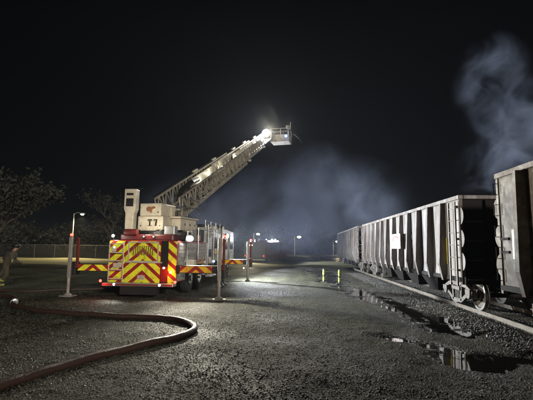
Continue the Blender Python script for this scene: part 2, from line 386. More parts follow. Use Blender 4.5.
# puddles
mw, n, b = nodes_of('muddy_water'); b.inputs['Base Color'].default_value = (.012, .011, .009, 1); b.inputs['Roughness'].default_value = .03
b.inputs['IOR'].default_value = 1.33; b.inputs['Specular IOR Level'].default_value = .9
nz = N(n, 'ShaderNodeTexNoise'); nz.inputs['Scale'].default_value = 3.; nz.inputs['Detail'].default_value = 3
bp = N(n, 'ShaderNodeBump'); bp.inputs['Strength'].default_value = .05; bp.inputs['Distance'].default_value = .02
tc = N(n, 'ShaderNodeTexCoord'); n.links.new(tc.outputs['Object'], nz.inputs['Vector']); n.links.new(nz.outputs['Fac'], bp.inputs['Height']); n.links.new(bp.outputs[0], b.inputs['Normal'])
plab = ['long shallow puddle on the gravel mirroring the ribbed hopper car', 'small narrow puddle nearest the middle of the yard', 'wide dark puddle in front of the nearest wheels mirroring a yellow strip',
        'far dark puddle around the two lime marker posts', 'distant puddle in the middle of the yard']
for pi, ((pl, wd), lb) in enumerate(zip(PUD, plab)):
    k = 20; poly = []
    left = []; right = []
    for i, p in enumerate(pl):
        a = Vector(pl[max(i - 1, 0)]); c = Vector(pl[min(i + 1, len(pl) - 1)]); t = (c - a).normalized(); nn = Vector((-t.y, t.x)); e = wd * 1.6
        pp = Vector(p) + (t * (-e if i == 0 else e if i == len(pl) - 1 else 0))
        left.append(pp + nn * e); right.append(pp - nn * e)
    poly = left + right[::-1]
    tag(MB().add([(p.x, p.y, WATER - .004 * (pi % 3)) for p in poly], [tuple(range(len(poly)))]).build('puddle', mw), lb, 'puddle', kind='structure')

# loose stones (nobody could count them)
ico_v = np.array([(0, 0, 1), (.894, 0, .447), (.276, .851, .447), (-.724, .526, .447), (-.724, -.526, .447), (.276, -.851, .447), (.724, .526, -.447), (-.276, .851, -.447), (-.894, 0, -.447), (-.276, -.851, -.447), (.724, -.526, -.447), (0, 0, -1)])
ico_f = np.array([(0, 1, 2), (0, 2, 3), (0, 3, 4), (0, 4, 5), (0, 5, 1), (1, 6, 2), (2, 7, 3), (3, 8, 4), (4, 9, 5), (5, 10, 1), (6, 7, 2), (7, 8, 3), (8, 9, 4), (9, 10, 5), (10, 6, 1), (11, 7, 6), (11, 8, 7), (11, 9, 8), (11, 10, 9), (11, 6, 10)])
oct_v = np.array([(0, 0, 1), (1, 0, .1), (0, 1, -.1), (-1, 0, .1), (0, -1, -.1), (0, 0, -1)], float)
oct_f = np.array([(0, 1, 2), (0, 2, 3), (0, 3, 4), (0, 4, 1), (5, 2, 1), (5, 3, 2), (5, 4, 3), (5, 1, 4)])
def stones(name, x, y, r, m, z=None, sink=.25, bv=ico_v, bf=ico_f):
    k = len(x); z = height(x, y) if z is None else z
    nb = len(bv); jit = 1 + .55 * (nrng.random((k, nb, 1)) - .5)
    a = nrng.random(k) * 6.283; ca, sa = np.cos(a), np.sin(a)
    sc3 = np.stack([.8 + .7 * nrng.random(k), .7 + .4 * nrng.random(k), .45 + .35 * nrng.random(k)], -1)
    v = bv[None] * jit * sc3[:, None, :] * r[:, None, None]
    vx = v[..., 0] * ca[:, None] - v[..., 1] * sa[:, None]; vy = v[..., 0] * sa[:, None] + v[..., 1] * ca[:, None]
    vv = np.stack([vx + x[:, None], vy + y[:, None], v[..., 2] + (z + r * sink)[:, None]], -1).reshape(-1, 3)
    ff = (bf[None] + (np.arange(k) * nb)[:, None, None]).reshape(-1, 3)
    return np_mesh(name, vv, ff, m)
k = 230000
d = 2.7 + 17 * nrng.random(k) ** 1.35; t = nrng.uniform(-.75, .72, k); sx, sy = d * np.sin(t), d * np.cos(t)
cl = vnoise(sx, sy, .9, 21) + vnoise(sx, sy, .3, 22); keep = (nrng.random(k) < .7 + .6 * cl) & (sx < 5.1)
sx, sy = sx[keep], sy[keep]
tag(stones('loose_gravel', sx, sy, .0045 + .0045 * nrng.random(len(sx)) + .010 * nrng.random(len(sx)) ** 7, M['stone'], bv=oct_v, bf=oct_f), 'loose wet pebbles strewn over the yard', 'gravel', kind='stuff')
k = 60000
sy = 4 + 26 * nrng.random(k) ** 1.4; sx = nrng.uniform(4.0, 7.6, k)
hz = height(sx, sy); keep = ((hz > WATER - .012) | (sx > 5.2)) & ((sx > 4.25) | (nrng.random(k) < .35)) & (np.abs(np.abs(sx - track_x(sy)) - .7475) > .1)
sx, sy, hz = sx[keep], sy[keep], hz[keep]
tag(stones('track_ballast', sx, sy, .009 + .019 * nrng.random(len(sx)) ** 1.8, M['ballast'], hz), 'wet crushed stone ballast beside the rails', 'ballast', kind='stuff')

# grass verge beyond the yard
mg, n, b = nodes_of('verge_grass'); nz = N(n, 'ShaderNodeTexNoise'); nz.inputs['Scale'].default_value = 2; nz.inputs['Detail'].default_value = 8
rp = N(n, 'ShaderNodeValToRGB'); rp.color_ramp.elements[0].color = (.16, .15, .06, 1); rp.color_ramp.elements[1].color = (.3, .29, .14, 1); n.links.new(nz.outputs['Fac'], rp.inputs[0]); n.links.new(rp.outputs[0], b.inputs['Base Color']); b.inputs['Roughness'].default_value = .9
mb = MB(); X = np.linspace(-70, 60, 66)
yn = [35.5 + .12 * max(0, x + 8) + .5 * math.sin(x * .4) for x in X]
for i in range(65):
    a, c = X[i], X[i + 1]; hgt = lambda q: .12 + .05 * math.sin(q * .7)
    mb.add([(a, yn[i], -.02), (c, yn[i + 1], -.02), (c, yn[i + 1] + .6, hgt(c)), (a, yn[i] + .6, hgt(a)), (c, yn[i + 1] + 9, hgt(c) + .12), (a, yn[i] + 9, hgt(a) + .12), (c, yn[i + 1] + 10, -.03), (a, yn[i] + 10, -.03)], [(0, 1, 2, 3), (3, 2, 4, 5), (5, 4, 6, 7)])
tag(mb.build('grass_verge', mg), 'pale dry grass verge along the far edge of the yard', 'verge', kind='structure')

# ================================================================== railway track
track = empty('railway_track', (0, 0, 0)); tag(track, 'rusty railway track under the hopper cars', 'track', kind='structure')
RT = -.05                                  # rail head level
def rail_mesh(off):
    prof = [(-.065, -.16), (.065, -.16), (.065, -.145), (.012, -.125), (.012, -.045), (.036, -.035), (.036, -.004), (.026, 0), (-.026, 0), (-.036, -.004), (-.036, -.035), (-.012, -.045), (-.012, -.125), (-.065, -.145)]
    yy = list(np.arange(-6, 80, 2.)); mb = MB(); k = len(prof)
    for y in yy:
        cx = float(track_x(y)) + off; mb.v += [(cx + p[0], y, RT + p[1]) for p in prof]
    for i in range(len(yy) - 1):
        for j in range(k): jj = (j + 1) % k; mb.f.append((i * k + j, i * k + jj, (i + 1) * k + jj, (i + 1) * k + j))
    return mb
for off in (-.7475, .7475): rail_mesh(off).build('rail', M['rail'], track)
tie0 = MB().box(-1.25, 1.25, -.11, .11, -.16, 0).build('tie', M['tie'], track, bevel=.01)
first = True
for i in range(70):
    y = 3.2 + i * .58
    o = tie0 if first else tie0.copy()
    if not first: COL.objects.link(o)
    first = False
    o.location = (float(track_x(y)) + rng.uniform(-.06, .06), y, RT - .162 + .012 + rng.uniform(-.012, .0)); o.rotation_euler = (0, 0, rng.uniform(-.02, .02))

# ================================================================== hopper cars
def wheel_set(parent, y):
    pass
def make_bogie(root, y, side_mat, mirror=1):
    bo = empty('bogie', (0, y, 0), 0, root)
    for s in (-1, 1):
        # cast side frame: outline with two triangular windows
        mb = MB(); x0, x1 = (s * 1.04 - .05, s * 1.04 + .05)
        def strut(p, q, wd): 
            mb.bar((s * 1.04, p[0], p[1]), (s * 1.04, q[0], q[1]), .11, wd)
        strut((-1.0, .60), (1.0, .60), .11) if False else None
        pts_top = [(-1.08, .50), (-.62, .69), (-.28, .72), (.28, .72), (.62, .69), (1.08, .50)]
        for p, q in zip(pts_top[:-1], pts_top[1:]): strut(p, q, .115)
        pts_bot = [(-.98, .44), (-.62, .38), (-.30, .2), (.30, .2), (.62, .38), (.98, .44)]
        for p, q in zip(pts_bot[:-1], pts_bot[1:]): strut(p, q, .11)
        strut((-.29, .2), (-.33, .70), .09); strut((.29, .2), (.33, .70), .09)
        mb.build('side_frame', side_mat, bo)
        for k in (-.12, 0, .12):
            sp = MB(); z = .26
            for i in range(5): sp.cyl((s * 1.04, k, .25 + i * .055), (s * 1.04, k, .285 + i * .055), .05, 8)
            sp.build('coil_spring', side_mat, bo)
        MB().box(s * 1.04 - .1, s * 1.04 + .1, -.3, .3, .52, .64).build('bolster_end', side_mat, bo, bevel=.015)
        for a in (-.875, .875):
            jb = MB().cyl((s * .9, a, .455), (s * 1.13, a, .455), .13, 14); jb.box(s * 1.04 - .1, s * 1.04 + .1, a - .16, a + .16, .44, .60)
            j = jb.build('journal_box', side_mat, bo, bevel=.01)
    for a in (-.875, .875):
        MB().cyl((-.7, a, .455), (.7, a, .455), .075, 10).build('axle', M['shade_black'], bo)
        for s in (-1, 1):
            wh = MB()
            # revolved wheel profile (x outward, radius)
            prof = [(-.07, 0), (-.07, .13), (-.02, .15), (-.015, .36), (-.06, .38), (-.06, .465), (-.03, .485), (-.025, .455), (.07, .45), (.07, .38), (.03, .36), (.025, .15), (.09, .13), (.09, 0)]
            nn = 28; k = len(prof)
            for i in range(nn):
                t = 2 * math.pi * i / nn
                for px, pr in prof: wh.v.append((s * (.745 + px), a + pr * math.cos(t), .455 + pr * math.sin(t)))
            for i in range(nn):
                for j in range(k - 1):
                    i2 = (i + 1) % nn; wh.f.append((i * k + j, i * k + j + 1, i2 * k + j + 1, i2 * k + j))
            wo = wh.build('wheel', M['bogie'] if side_mat is not M['rust'] else M['rust'], bo)
            wo.data.materials.append(M['tread'])
            for i, p in enumerate(wo.data.polygons):
                if i % (k - 1) in (5, 6, 7, 8): p.material_index = 1
    MB().box(-.95, .95, -.2, .2, .48, .74).build('bolster', M['shade_black'], bo, bevel=.02)
    return bo
def make_hopper(label, loc, rz, Lc=15.9, H=3.36, W=3.0, bays=12, side='car', rib='rib', depth=(.17, .27), sidemat='bogie', ladder_end=-1, zb=1.0, side_ladders=(-1, 1), placard=None, strips=()):
    root = empty('hopper_car', loc, rz); tag(root, label, 'rail car', 'coal hopper cars on the track')
    hl = Lc / 2; hw = W / 2; rd0, rd1 = depth; hp = hw - .02
    # inner shell
    sh = MB()
    for s in (-1, 1): sh.box(s * (hp - .06) - .02, s * (hp - .06) + .02, -hl + .06, hl - .06, zb + .02, H - .03)
    for s in (-1, 1): sh.box(-hp + .1, hp - .1, s * (hl - .08) - .03, s * (hl - .08) + .03, zb + .25, H - .03)
    sh.box(-hp + .1, hp - .1, -hl + .14, hl - .14, zb + .05, zb + .1)
    sh.build('inner_shell', M['shade_black'], root)
    # coal heap
    cm = MB(); g = 14; gl = 40
    for j in range(gl + 1):
        for i in range(g + 1):
            u = i / g * 2 - 1; v = j / gl * 2 - 1
            cm.v.append((u * (hp - .12), v * (hl - .2), H - .75 + .35 * (1 - u * u) * (1 - v ** 6) + rng.uniform(-.06, .06)))
    for j in range(gl):
        for i in range(g): cm.f.append((j * (g + 1) + i, j * (g + 1) + i + 1, (j + 1) * (g + 1) + i + 1, (j + 1) * (g + 1) + i))
    cm.build('coal_load', M['shade_black'], root)
    bay = Lc / bays
    # side sheets, one per bay, and ribs between them
    pm = MB().box(-.02, .02, -bay / 2 + .004, bay / 2 - .004, zb, H - .1).build('side_panel', M[side], root)
    rb = MB()   # tapered hat section: deeper and wider at the foot, pointing to -X
    w0, w1 = .075, .10
    def ribring(z, dpt, wd): return [(.012, -wd, z), (-dpt, -wd * .8, z), (-dpt, wd * .8, z), (.012, wd, z)]
    rb.add(ribring(H - .1, rd0, w0) + ribring(zb + .35, rd1, w1) + ribring(zb - .16, rd1 * .6, w1 * .8),
           [(0, 1, 2, 3), (0, 4, 5, 1), (1, 5, 6, 2), (2, 6, 7, 3), (4, 8, 9, 5), (5, 9, 10, 6), (6, 10, 11, 7), (11, 10, 9, 8), (3, 7, 4, 0), (7, 11, 8, 4)])
    rb = rb.build('side_rib', M[rib], root)
    used = [False, False]
    for s in (-1, 1):
        for i in range(bays):
            o = pm if not used[0] else pm.copy()
            if used[0]: COL.objects.link(o)
            used[0] = True
            o.location = (s * (hp - rng.uniform(0, .006)), -hl + bay * (i + .5), 0); o.rotation_euler = (0, R(rng.uniform(-.35, .35)), R(rng.uniform(-.5, .5)))
        for i in range(1, bays):
            o = rb if not used[1] else rb.copy()
            if used[1]: COL.objects.link(o)
            used[1] = True
            o.location = (s * (hp - .012), -hl + bay * i, 0); o.rotation_euler = (0, 0, 0 if s < 0 else math.pi)
    # top chord, sill, corner posts
    tcm = MB(); e = .09
    for s in (-1, 1): tcm.box(s * hw - e, s * hw + e * .6 if s > 0 else s * hw + e, -hl - .03, hl + .03, H - .1, H + .02) if s > 0 else tcm.box(-hw - e * .6, -hw + e, -hl - .03, hl + .03, H - .1, H + .02)
    for s in (-1, 1): tcm.box(-hw + e, hw - e, s * hl - .05, s * hl + .05, H - .097, H + .017)
    tcm.build('top_chord', M[rib], root, bevel=.012)
    for s in (-1, 1):
        MB().box(s * hw - .05, s * hw + .03, -hl, hl, zb - .12, zb - .003).build('side_sill', M['shade_black'], root)
        for t in (-1, 1): MB().box(s * (hw - .02) - .05, s * (hw - .02) + .05, t * (hl - .03) - .05, t * (hl - .03) + .05, zb - .2, H - .1).build('corner_post', M[rib], root, bevel=.008)
    # end sheets with posts
    for t in (-1, 1):
        MB().box(-hp + .03, hp - .03, t * (hl - .03) - .02, t * (hl - .03) + .02, zb + .2, H - .1).build('end_sheet', M['shade_black'], root)
        for xx in (-.75, 0, .75): MB().box(xx - .06, xx + .06, t * (hl + .02) - .06, t * (hl + .02) + .06, zb, H - .12).build('end_post', M['shade_black'], root)
        MB().box(-hp, hp, t * (hl + .0) - .14, t * (hl + .0) + .14, zb - .18, zb + .02).build('end_sill', M['shade_black'], root, bevel=.01)
    # centre sill and discharge chutes
    MB().box(-.2, .2, -hl + .1, hl - .1, .55, .9).build('centre_sill', M['shade_black'], root)
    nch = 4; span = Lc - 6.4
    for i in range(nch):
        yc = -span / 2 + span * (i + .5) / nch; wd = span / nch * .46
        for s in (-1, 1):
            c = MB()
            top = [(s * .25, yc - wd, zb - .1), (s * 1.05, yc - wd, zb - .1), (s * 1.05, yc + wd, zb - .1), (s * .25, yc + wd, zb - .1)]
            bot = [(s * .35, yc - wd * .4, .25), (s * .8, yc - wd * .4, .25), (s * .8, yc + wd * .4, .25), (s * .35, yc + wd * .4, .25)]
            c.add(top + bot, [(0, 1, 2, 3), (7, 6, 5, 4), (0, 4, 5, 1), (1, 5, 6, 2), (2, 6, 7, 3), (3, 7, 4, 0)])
            c.build('discharge_chute', M['shade_black'], root)
    for t in (-1, 1):
        make_bogie(root, t * (hl - 1.5), M[sidemat])
        cp = MB().box(-.09, .09, min(t * hl, t * (hl + .5)), max(t * hl, t * (hl + .5)), .72, .92)
        cp.box(-.16, .16, min(t * (hl + .42), t * (hl + .62)), max(t * (hl + .42), t * (hl + .62)), .66, .98)
        cp.build('coupler', M['shade_black'], root, bevel=.03)
    # ladders at the corners: two stiles, rungs
    for s in (-1, 1):
        for t in (-1, 1):
            if t in side_ladders:
                yc = t * (hl - .36)
                ld = MB()
                for dy in (-.24, .24): ld.box(s * (hw + .1) - .022, s * (hw + .1) + .022, yc + dy - .028, yc + dy + .028, .75, H - .16)
                lo = ld.build('ladder', M[rib], root)
                for i in range(7):
                    z = .85 + i * .36
                    MB().cyl((s * (hw + .1), yc - .22, z), (s * (hw + .1), yc + .22, z), .014, 8).build('rung', M[rib], lo)
                for z in (1.2, 2.1, 3.05): MB().box(min(s * (hw - .02), s * (hw + .078)), max(s * (hw - .02), s * (hw + .078)), yc - .265, yc - .215, z - .03, z + .03).build('bracket', M[rib], lo)
            else:
                for i in range(5):
                    z = 1.1 + i * .5; yy = t * (hl - .02)
                    MB().tube([(s * hw, yy, z), (s * (hw + .11), yy, z), (s * (hw + .11), yy, z + .26), (s * hw, yy, z + .26)], .014, 8).build('grab_iron', M['shade_black'], root)
                for z in (1.75, 2.05): MB().box(min(s * (hw - .02), s * (hw + .03)), max(s * (hw - .02), s * (hw + .03)), t * (hl - .05) - .35, t * (hl - .05), z - .03, z + .03).build('hinge_strap', M['shade_black'], root)
            # end-of-car grab irons
            for i in range(4):
                z = .95 + i * .55; x = s * (hw - .3); yy = t * (hl + .06)
                MB().tube([(x - .22, yy, z), (x - .22, yy + t * .1, z), (x + .22, yy + t * .1, z), (x + .22, yy, z)], .014, 8).build('grab_iron', M[rib], root)
            # scalloped corner gussets
            for i in range(3):
                zc = 1.45 + i * .66; arc = []
                for q in range(11):
                    a = -math.pi / 2 + math.pi * q / 10; arc.append((t * (hl - .02 + .24 * math.cos(a)), zc + .26 * math.sin(a)))
                g_ = MB().prism(arc, 'X', s * (hw - .005) - .01, s * (hw - .005) + .01)
                g_.build('corner_gusset', M[rib], root)
    for (yc, z0, z1) in strips:
        MB().box(-hp - .034, -hp - .024, yc - .07, yc + .07, z0, z1).build('reflector_strip', M['ystrip'], root)
    if placard:
        yc, zc, ww, hh = placard
        p = MB().box(-hw - .29, -hw - .275, yc - ww / 2, yc + ww / 2, zc - hh / 2, zc + hh / 2).build('placard', M['sign'], root)
        ring = MB(); nseg = 20; r0, r1 = .17, .3
        for i in range(nseg + 1):
            a = R(10) + R(200) * i / nseg
            for rr in (r0, r1): ring.v.append((-hw - .294, yc - rr * .85 * ww / .7 * math.cos(a), zc + (.1 + rr * math.sin(a) * .9) * hh / .95))
        for i in range(nseg): ring.f.append((2 * i, 2 * i + 1, 2 * i + 3, 2 * i + 2))
        ring.build('red_arch_mark', M['signred'], p)
        arc = MB()
        for i in range(nseg + 1):
            a = R(200) + R(140) * i / nseg
            for rr in (.22, .28): arc.v.append((-hw - .294, yc - rr * .95 * ww / .7 * math.cos(a), zc + (-.12 + rr * math.sin(a)) * hh / .95))
        for i in range(nseg): arc.f.append((2 * i, 2 * i + 1, 2 * i + 3, 2 * i + 2))
        arc.build('grey_curve_mark', M['signgrey'], p)
        for dz in (.12, -.2): MB().box(-hp - .04, -hp - .03, yc - 1.5, yc - 1.12, zc + dz - .1, zc + dz + .12).build('stencil_plate', M['sign'], root)
    return root
TX = 6.45
make_hopper('ribbed grey coal hopper car with white and red placard, middle of the train', (TX, 11.95 + 7.85, RT), 0, strips=((-6.75, 1.35, 2.15),), placard=(-1.7, 2.12, 1.5, .64), bays=13, Lc=15.7)
make_hopper('taller bare grey hopper car at the right edge, nearest the camera', (TX - .02, 9.75 - 7.95, RT), 0, H=3.58, side='carn', rib='carn', sidemat='rust', bays=15, depth=(.22, .26), strips=((7.35, 1.6, 2.25),), side_ladders=(-1,))
make_hopper('farthest brownish hopper car in the train, fading into haze', (float(track_x(37)) - .02, 36.9, RT), R(-1.6), side='carn', rib='rib', bays=13)

# ================================================================== aerial fire truck
T = empty('ladder_truck', (-5.05, 13.6, 0), R(-1.5)); tag(T, 'red aerial ladder fire truck with yellow chevron tail and raised ladder', 'fire truck')
HWd = 1.2
MB().box(-.45, .45, .2, 11.2, .55, .85).build('chassis', M['black'], T)
body = MB()
body.box(-HWd, HWd, .03, 1.1, .52, 1.93); body.box(-HWd, HWd, 1.1, 4.05, 1.12, 1.93); 
MB().box(-HWd, HWd, 4.055, 7.6, .5, 2.45).build('forward_body', M['diamond'], T, bevel=.02)
body.build('body', M['red'], T, bevel=.02)
# tail panels printed with chevrons
MB().box(-.6, .62, .0, .026, .5, 1.16).build('tail_panel', M['chev'], T, loc=(0, 0, 0))
MB().box(-.6, .62, .0, .026, 1.2, 1.9).build('tail_panel', M['chev'], T)
MB().box(-1.19, -.62, .004, .028, .5, 1.9).build('tail_panel', M['chev'], T)
MB().box(.9, 1.19, .0, .026, .5, 1.9).build('tail_panel', M['chev'], T)
MB().box(.66, .88, -.004, .02, 1.05, 1.92).build('tail_recess', M['black'], T)
MB().box(.66, .88, -.002, .022, .52, 1.04).build('tail_panel', M['red'], T)
# ladder tunnel with stored ladder rails behind a frame
fr = MB()
for (x0, x1, z0, z1) in ((-.52, -.48, 1.2, 1.88), (.52, .56, 1.2, 1.88), (-.48, .52, 1.845, 1.885), (-.48, .52, 1.18, 1.23)): fr.box(x0, x1, -.03, .0, z0, z1)
tun = fr.build('tunnel_frame', M['white'], T)
for i in range(10):
    x = -.33 + i * .075
    MB().box(x - .018, x + .018, -.022, -.003, 1.42, 1.74).build('ladder_beam', M['brass'], tun)
MB().box(-.62, .7, -.05, -.006, 1.16, 1.195).build('grab_rail', M['white'], T)
# left hand climbing ladder
cl_ = MB()
for x in (-1.16, -.66): cl_.cyl((x, -.07, .52), (x, -.07, 1.86), .022, 8)
cl_ = cl_.build('climbing_ladder', M['white'], T)
for z in (.62, .92, 1.22, 1.5, 1.8): MB().box(-1.14, -.68, -.15, -.03, z - .018, z + .018).build('folding_step', M['white'], cl_)
for (x, z) in ((-1.02, 1.62), (-.95, 1.06), (-.8, 1.08)): MB().box(x - .07, x + .07, -.05, .0, z - .09, z + .09).build('gauge_box', M['white'], T, bevel=.01)
# bumper step
MB().box(-1.22, 1.22, -.38, -.0, .4, .5).build('rear_step', M['alu'], T, bevel=.015)
MB().box(-1.2, 1.2, -.392, -.382, .43, .47).build('reflector_band', mat('red_reflector_tape', (.25, .03, .02), .35, grime=.2), T)
MB().box(-.62, .6, -.3, .1, .12, .4).build('under_guard', M['black'], T)
# tail lamps
def lamp_disc(name, x, y, z, r, m, parent, dy=-.03):
    h = MB().cyl((x, y, z), (x, y + dy, z), r * 1.25, 14).build(name, M['chrome'], parent)
    MB().sphere((x, y + dy, z), r, 12, 8, (1, .4, 1)).build('lens', m, h)
    return h
for x in (-1.28, 1.28): lamp_disc('red_tail_lamp', x, -.33, .56, .045, M['lamp_red'], T)
lamp_disc('marker_lamp', 1.0, -.0, .86, .045, M['lamp_amber'], T)
lamp_disc('marker_lamp', .77, -.0, 1.0, .036, M['lamp_small'], T)
for x in (-.78, .78): lamp_disc('reversing_lamp', x, -.39, .46, .035, M['lamp_white'], T)
lamp_disc('marker_lamp', -1.0, -.03, 1.68, .03, M['lamp_small'], T)
MB().box(-.16, .1, -.012, -.002, .6, .74).build('number_plate', M['white'], T)
for x in (-1.1,): 
    MB().cyl((x, .05, 1.93), (x, .05, 2.03), .02, 8).build('lamp_stalk', M['black'], T); lamp_disc('work_lamp', x, .02, 2.07, .045, M['lamp_small'], T)
# red deck, drums and hose on top of the tail
M['maroon'] = mat('maroon_paint', (.1, .012, .012), .4, grime=.4)
MB().box(-.95, .95, .25, 1.2, 1.933, 2.14).build('deck_box', M['maroon'], T, bevel=.03)
MB().cyl((-.8, .3, 2.2), (-.35, .3, 2.2), .13, 16).build('deck_drum', M['maroon'], T)
for x in (-.05, .3):
    df = MB().cyl((x, .12, 2.06), (x, .2, 2.06), .06, 12).build('deck_fitting', M['chrome'], T)
    MB().sphere((x, .12, 2.06), .03, 10, 6, (1, .5, 1)).build('lens', emit('deck_fitting_glow', (1, .85, .7), 1.5), df)  # pale deck fitting given a glowing lens
    light('turret_fill', 'POINT', (x, .05, 2.34), 18, (1, .9, .72), .06, T)  # added point light, set above the deck to brighten the turret
MB().box(.62, .98, .3, .7, 2.145, 2.45).build('deck_cabinet', M['alu'], T, bevel=.02)
# right side: wheel arch, compartments with roller shutters
def wheel(x0, y, parent, sgn):
    w_ = MB(); prof = [(0, .0), (0, .25), (.03, .29), (.0, .31), (.0, .47), (.04, .53), (.24, .53), (.28, .47), (.28, .0)]
    nn = 24; k = len(prof)
    for i in range(nn):
        t = 2 * math.pi * i / nn
        for px, pr in prof: w_.v.append((x0 - sgn * px, y + pr * math.cos(t), .53 + pr * math.sin(t)))
    for i in range(nn):
        for j in range(k - 1): i2 = (i + 1) % nn; w_.f.append((i * k + j, i * k + j + 1, i2 * k + j + 1, i2 * k + j))
    ty = w_.build('wheel', M['rubber'], parent, smooth=False)
    MB().cyl((x0 + sgn * .012, y, .53), (x0 - sgn * .02, y, .53), .27, 20).build('rim', M['chrome'], ty)
    MB().cyl((x0 + sgn * .06, y, .53), (x0, y, .53), .11, 14).build('hub', M['chrome'], ty)
for s in (-1, 1):
    for y in (1.85, 3.2, 9.6): wheel(s * (HWd - .02), y, T, s)
MB().box(HWd, HWd + .03, 1.1, 4.05, 1.02, 1.12).build('wheel_arch_trim', M['chrome'], T)
for s in (-1, 1):
    for (y0, y1, z0, z1) in ((.12, 1.0, .58, 1.86), (1.2, 2.55, 1.2, 1.86), (2.65, 3.95, 1.2, 1.86), (4.2, 5.3, .6, 2.35), (5.45, 6.5, .6, 2.35), (6.6, 7.5, .6, 2.35)):
        d_ = MB().box(min(s * HWd, s * (HWd + .018)), max(s * HWd, s * (HWd + .018)), y0, y1, z0, z1).build('shutter', M['diamond'], T)
        k = int((z1 - z0) / .12)
        for i in range(k):
            z = z0 + (i + .5) * (z1 - z0) / k
            MB().box(min(s * (HWd + .018), s * (HWd + .03)), max(s * (HWd + .018), s * (HWd + .03)), y0 + .03, y1 - .03, z - .045, z + .045).build('shutter_slat', M['diamond'], d_)
# pump panel: caps, gauges, side stowage
pp = MB().box(HWd + .03, HWd + .07, 3.98, 4.18, .6, 1.9).build('pump_panel', M['alu'], T)
for (y, z, r) in ((4.5, .85, .11), (4.95, .85, .11), (5.8, .95, .13), (6.2, .85, .1)):
    MB().cyl((HWd + .03, y, z), (HWd + .2, y, z), r, 16).build('intake_cap', M['black'], T, bevel=.01)
for (y, z) in ((4.4, 1.5), (4.7, 1.5), (5.0, 1.5), (4.55, 1.25), (4.85, 1.25)): MB().cyl((HWd + .03, y, z), (HWd + .06, y, z), .08, 14).build('gauge', M['chrome'], T)
MB().box(HWd + .02, HWd + .34, 1.0, 1.35, .95, 1.25).build('tool_box', M['white'], T, bevel=.02)
MB().box(HWd + .02, HWd + .3, 4.1, 7.4, .42, .5).build('running_board', M['alu'], T, bevel=.01)
# top stowage forward of the turntable
MB().box(-HWd, HWd, 4.1, 7.55, 2.455, 2.6).build('top_deck', M['diamond'], T, bevel=.02)
for i in range(9):
    y = 4.3 + i * .36; x = rng.uniform(.55, 1.05); h_ = rng.uniform(.08, .22)
    MB().box(x - rng.uniform(.08, .2), x + .1, y - .12, y + .12, 2.605, 2.605 + h_).build('stowed_gear', M['white'] if i % 3 else M['black'], T, bevel=.02)
rl = MB()
for y in (4.2, 5.3, 6.4, 7.45): rl.cyl((1.14, y, 2.6), (1.14, y, 2.92), .018, 8)
rl.cyl((1.14, 4.2, 2.92), (1.14, 7.45, 2.92), .018, 8); rl.cyl((1.14, 4.2, 2.76), (1.14, 7.45, 2.76), .014, 8)
rl.build('deck_rail', M['chrome'], T)
for (y, x, r_, z0, z1) in ((1.0, 1.26, .03, .9, 2.3), (2.6, 1.25, .025, 1.1, 2.5), (4.12, 1.3, .03, .5, 2.7), (5.38, 1.28, .025, .5, 2.7), (7.55, 1.28, .03, .5, 2.8)):
    MB().cyl((x, y, z0), (x, y, z1), r_, 8).build('grab_pole', M['chrome'], T)
for (y0, y1, z0, z1, mm) in ((1.25, 1.9, 1.95, 2.28, 'black'), (2.0, 2.7, 1.95, 2.4, 'steel'), (2.8, 3.3, 1.95, 2.2, 'white'), (3.35, 3.95, 1.95, 2.45, 'black')):
    MB().box(.75, 1.16, y0, y1, z0, z1).build('stowage_box', M[mm], T, bevel=.03)
for (y0, y1, z0, z1) in ((4.28, 5.2, .95, 1.6), (5.5, 6.45, 1.35, 2.2)):
    oc = MB().box(HWd + .031, HWd + .036, y0, y1, z0, z1).build('open_compartment', M['black'], T)
    for i in range(3): MB().box(HWd + .037, HWd + .1, y0 + .1 + i * .28, y0 + .28 + i * .28, z0 + .03, z0 + .2 + .1 * (i % 2)).build('tool', M['white'] if i == 1 else M['brass'], oc)
for i in range(3):
    MB().tube([(HWd + .2, 4.5 + i * .45, .85), (HWd + .5, 4.3 + i * .45, .6), (HWd + .7, 3.9 + i * .5, .12), (HWd + .9, 3.2 + i * .6, .06)], .04, 8).build('pump_hose', M['black'], T)
# cab
cb_ = MB().prism([(7.75, .55), (11.3, .55), (11.55, .9), (11.45, 1.65), (11.2, 2.65), (7.75, 2.72)], 'X', -1.24, 1.24).build('cab', M['diamond'], T, bevel=.05)
for s in (-1, 1):
    for (y0, y1) in ((8.1, 9.05), (9.95, 10.95)):
        dr = MB().box(min(s * 1.242, s * 1.258), max(s * 1.242, s * 1.258), y0 - .06, y1 + .06, .72, 2.42).build('cab_door', M['diamond'], T, bevel=.006)
        MB().box(min(s * 1.26, s * 1.268), max(s * 1.26, s * 1.268), y0, y1, 1.6, 2.3).build('window', M['glass'], dr)
        MB().box(min(s * 1.26, s * 1.29), max(s * 1.26, s * 1.29), y0 + .02, y0 + .2, 1.4, 1.45).build('handle', M['chrome'], dr)
MB().box(-1.05, 1.05, 7.73, 7.745, 1.5, 2.5).build('rear_window', M['glass'], T)
lb = MB().box(-1.1, 1.1, 8.6, 8.95, 2.74, 2.92).build('light_bar', M['black'], T, bevel=.03)
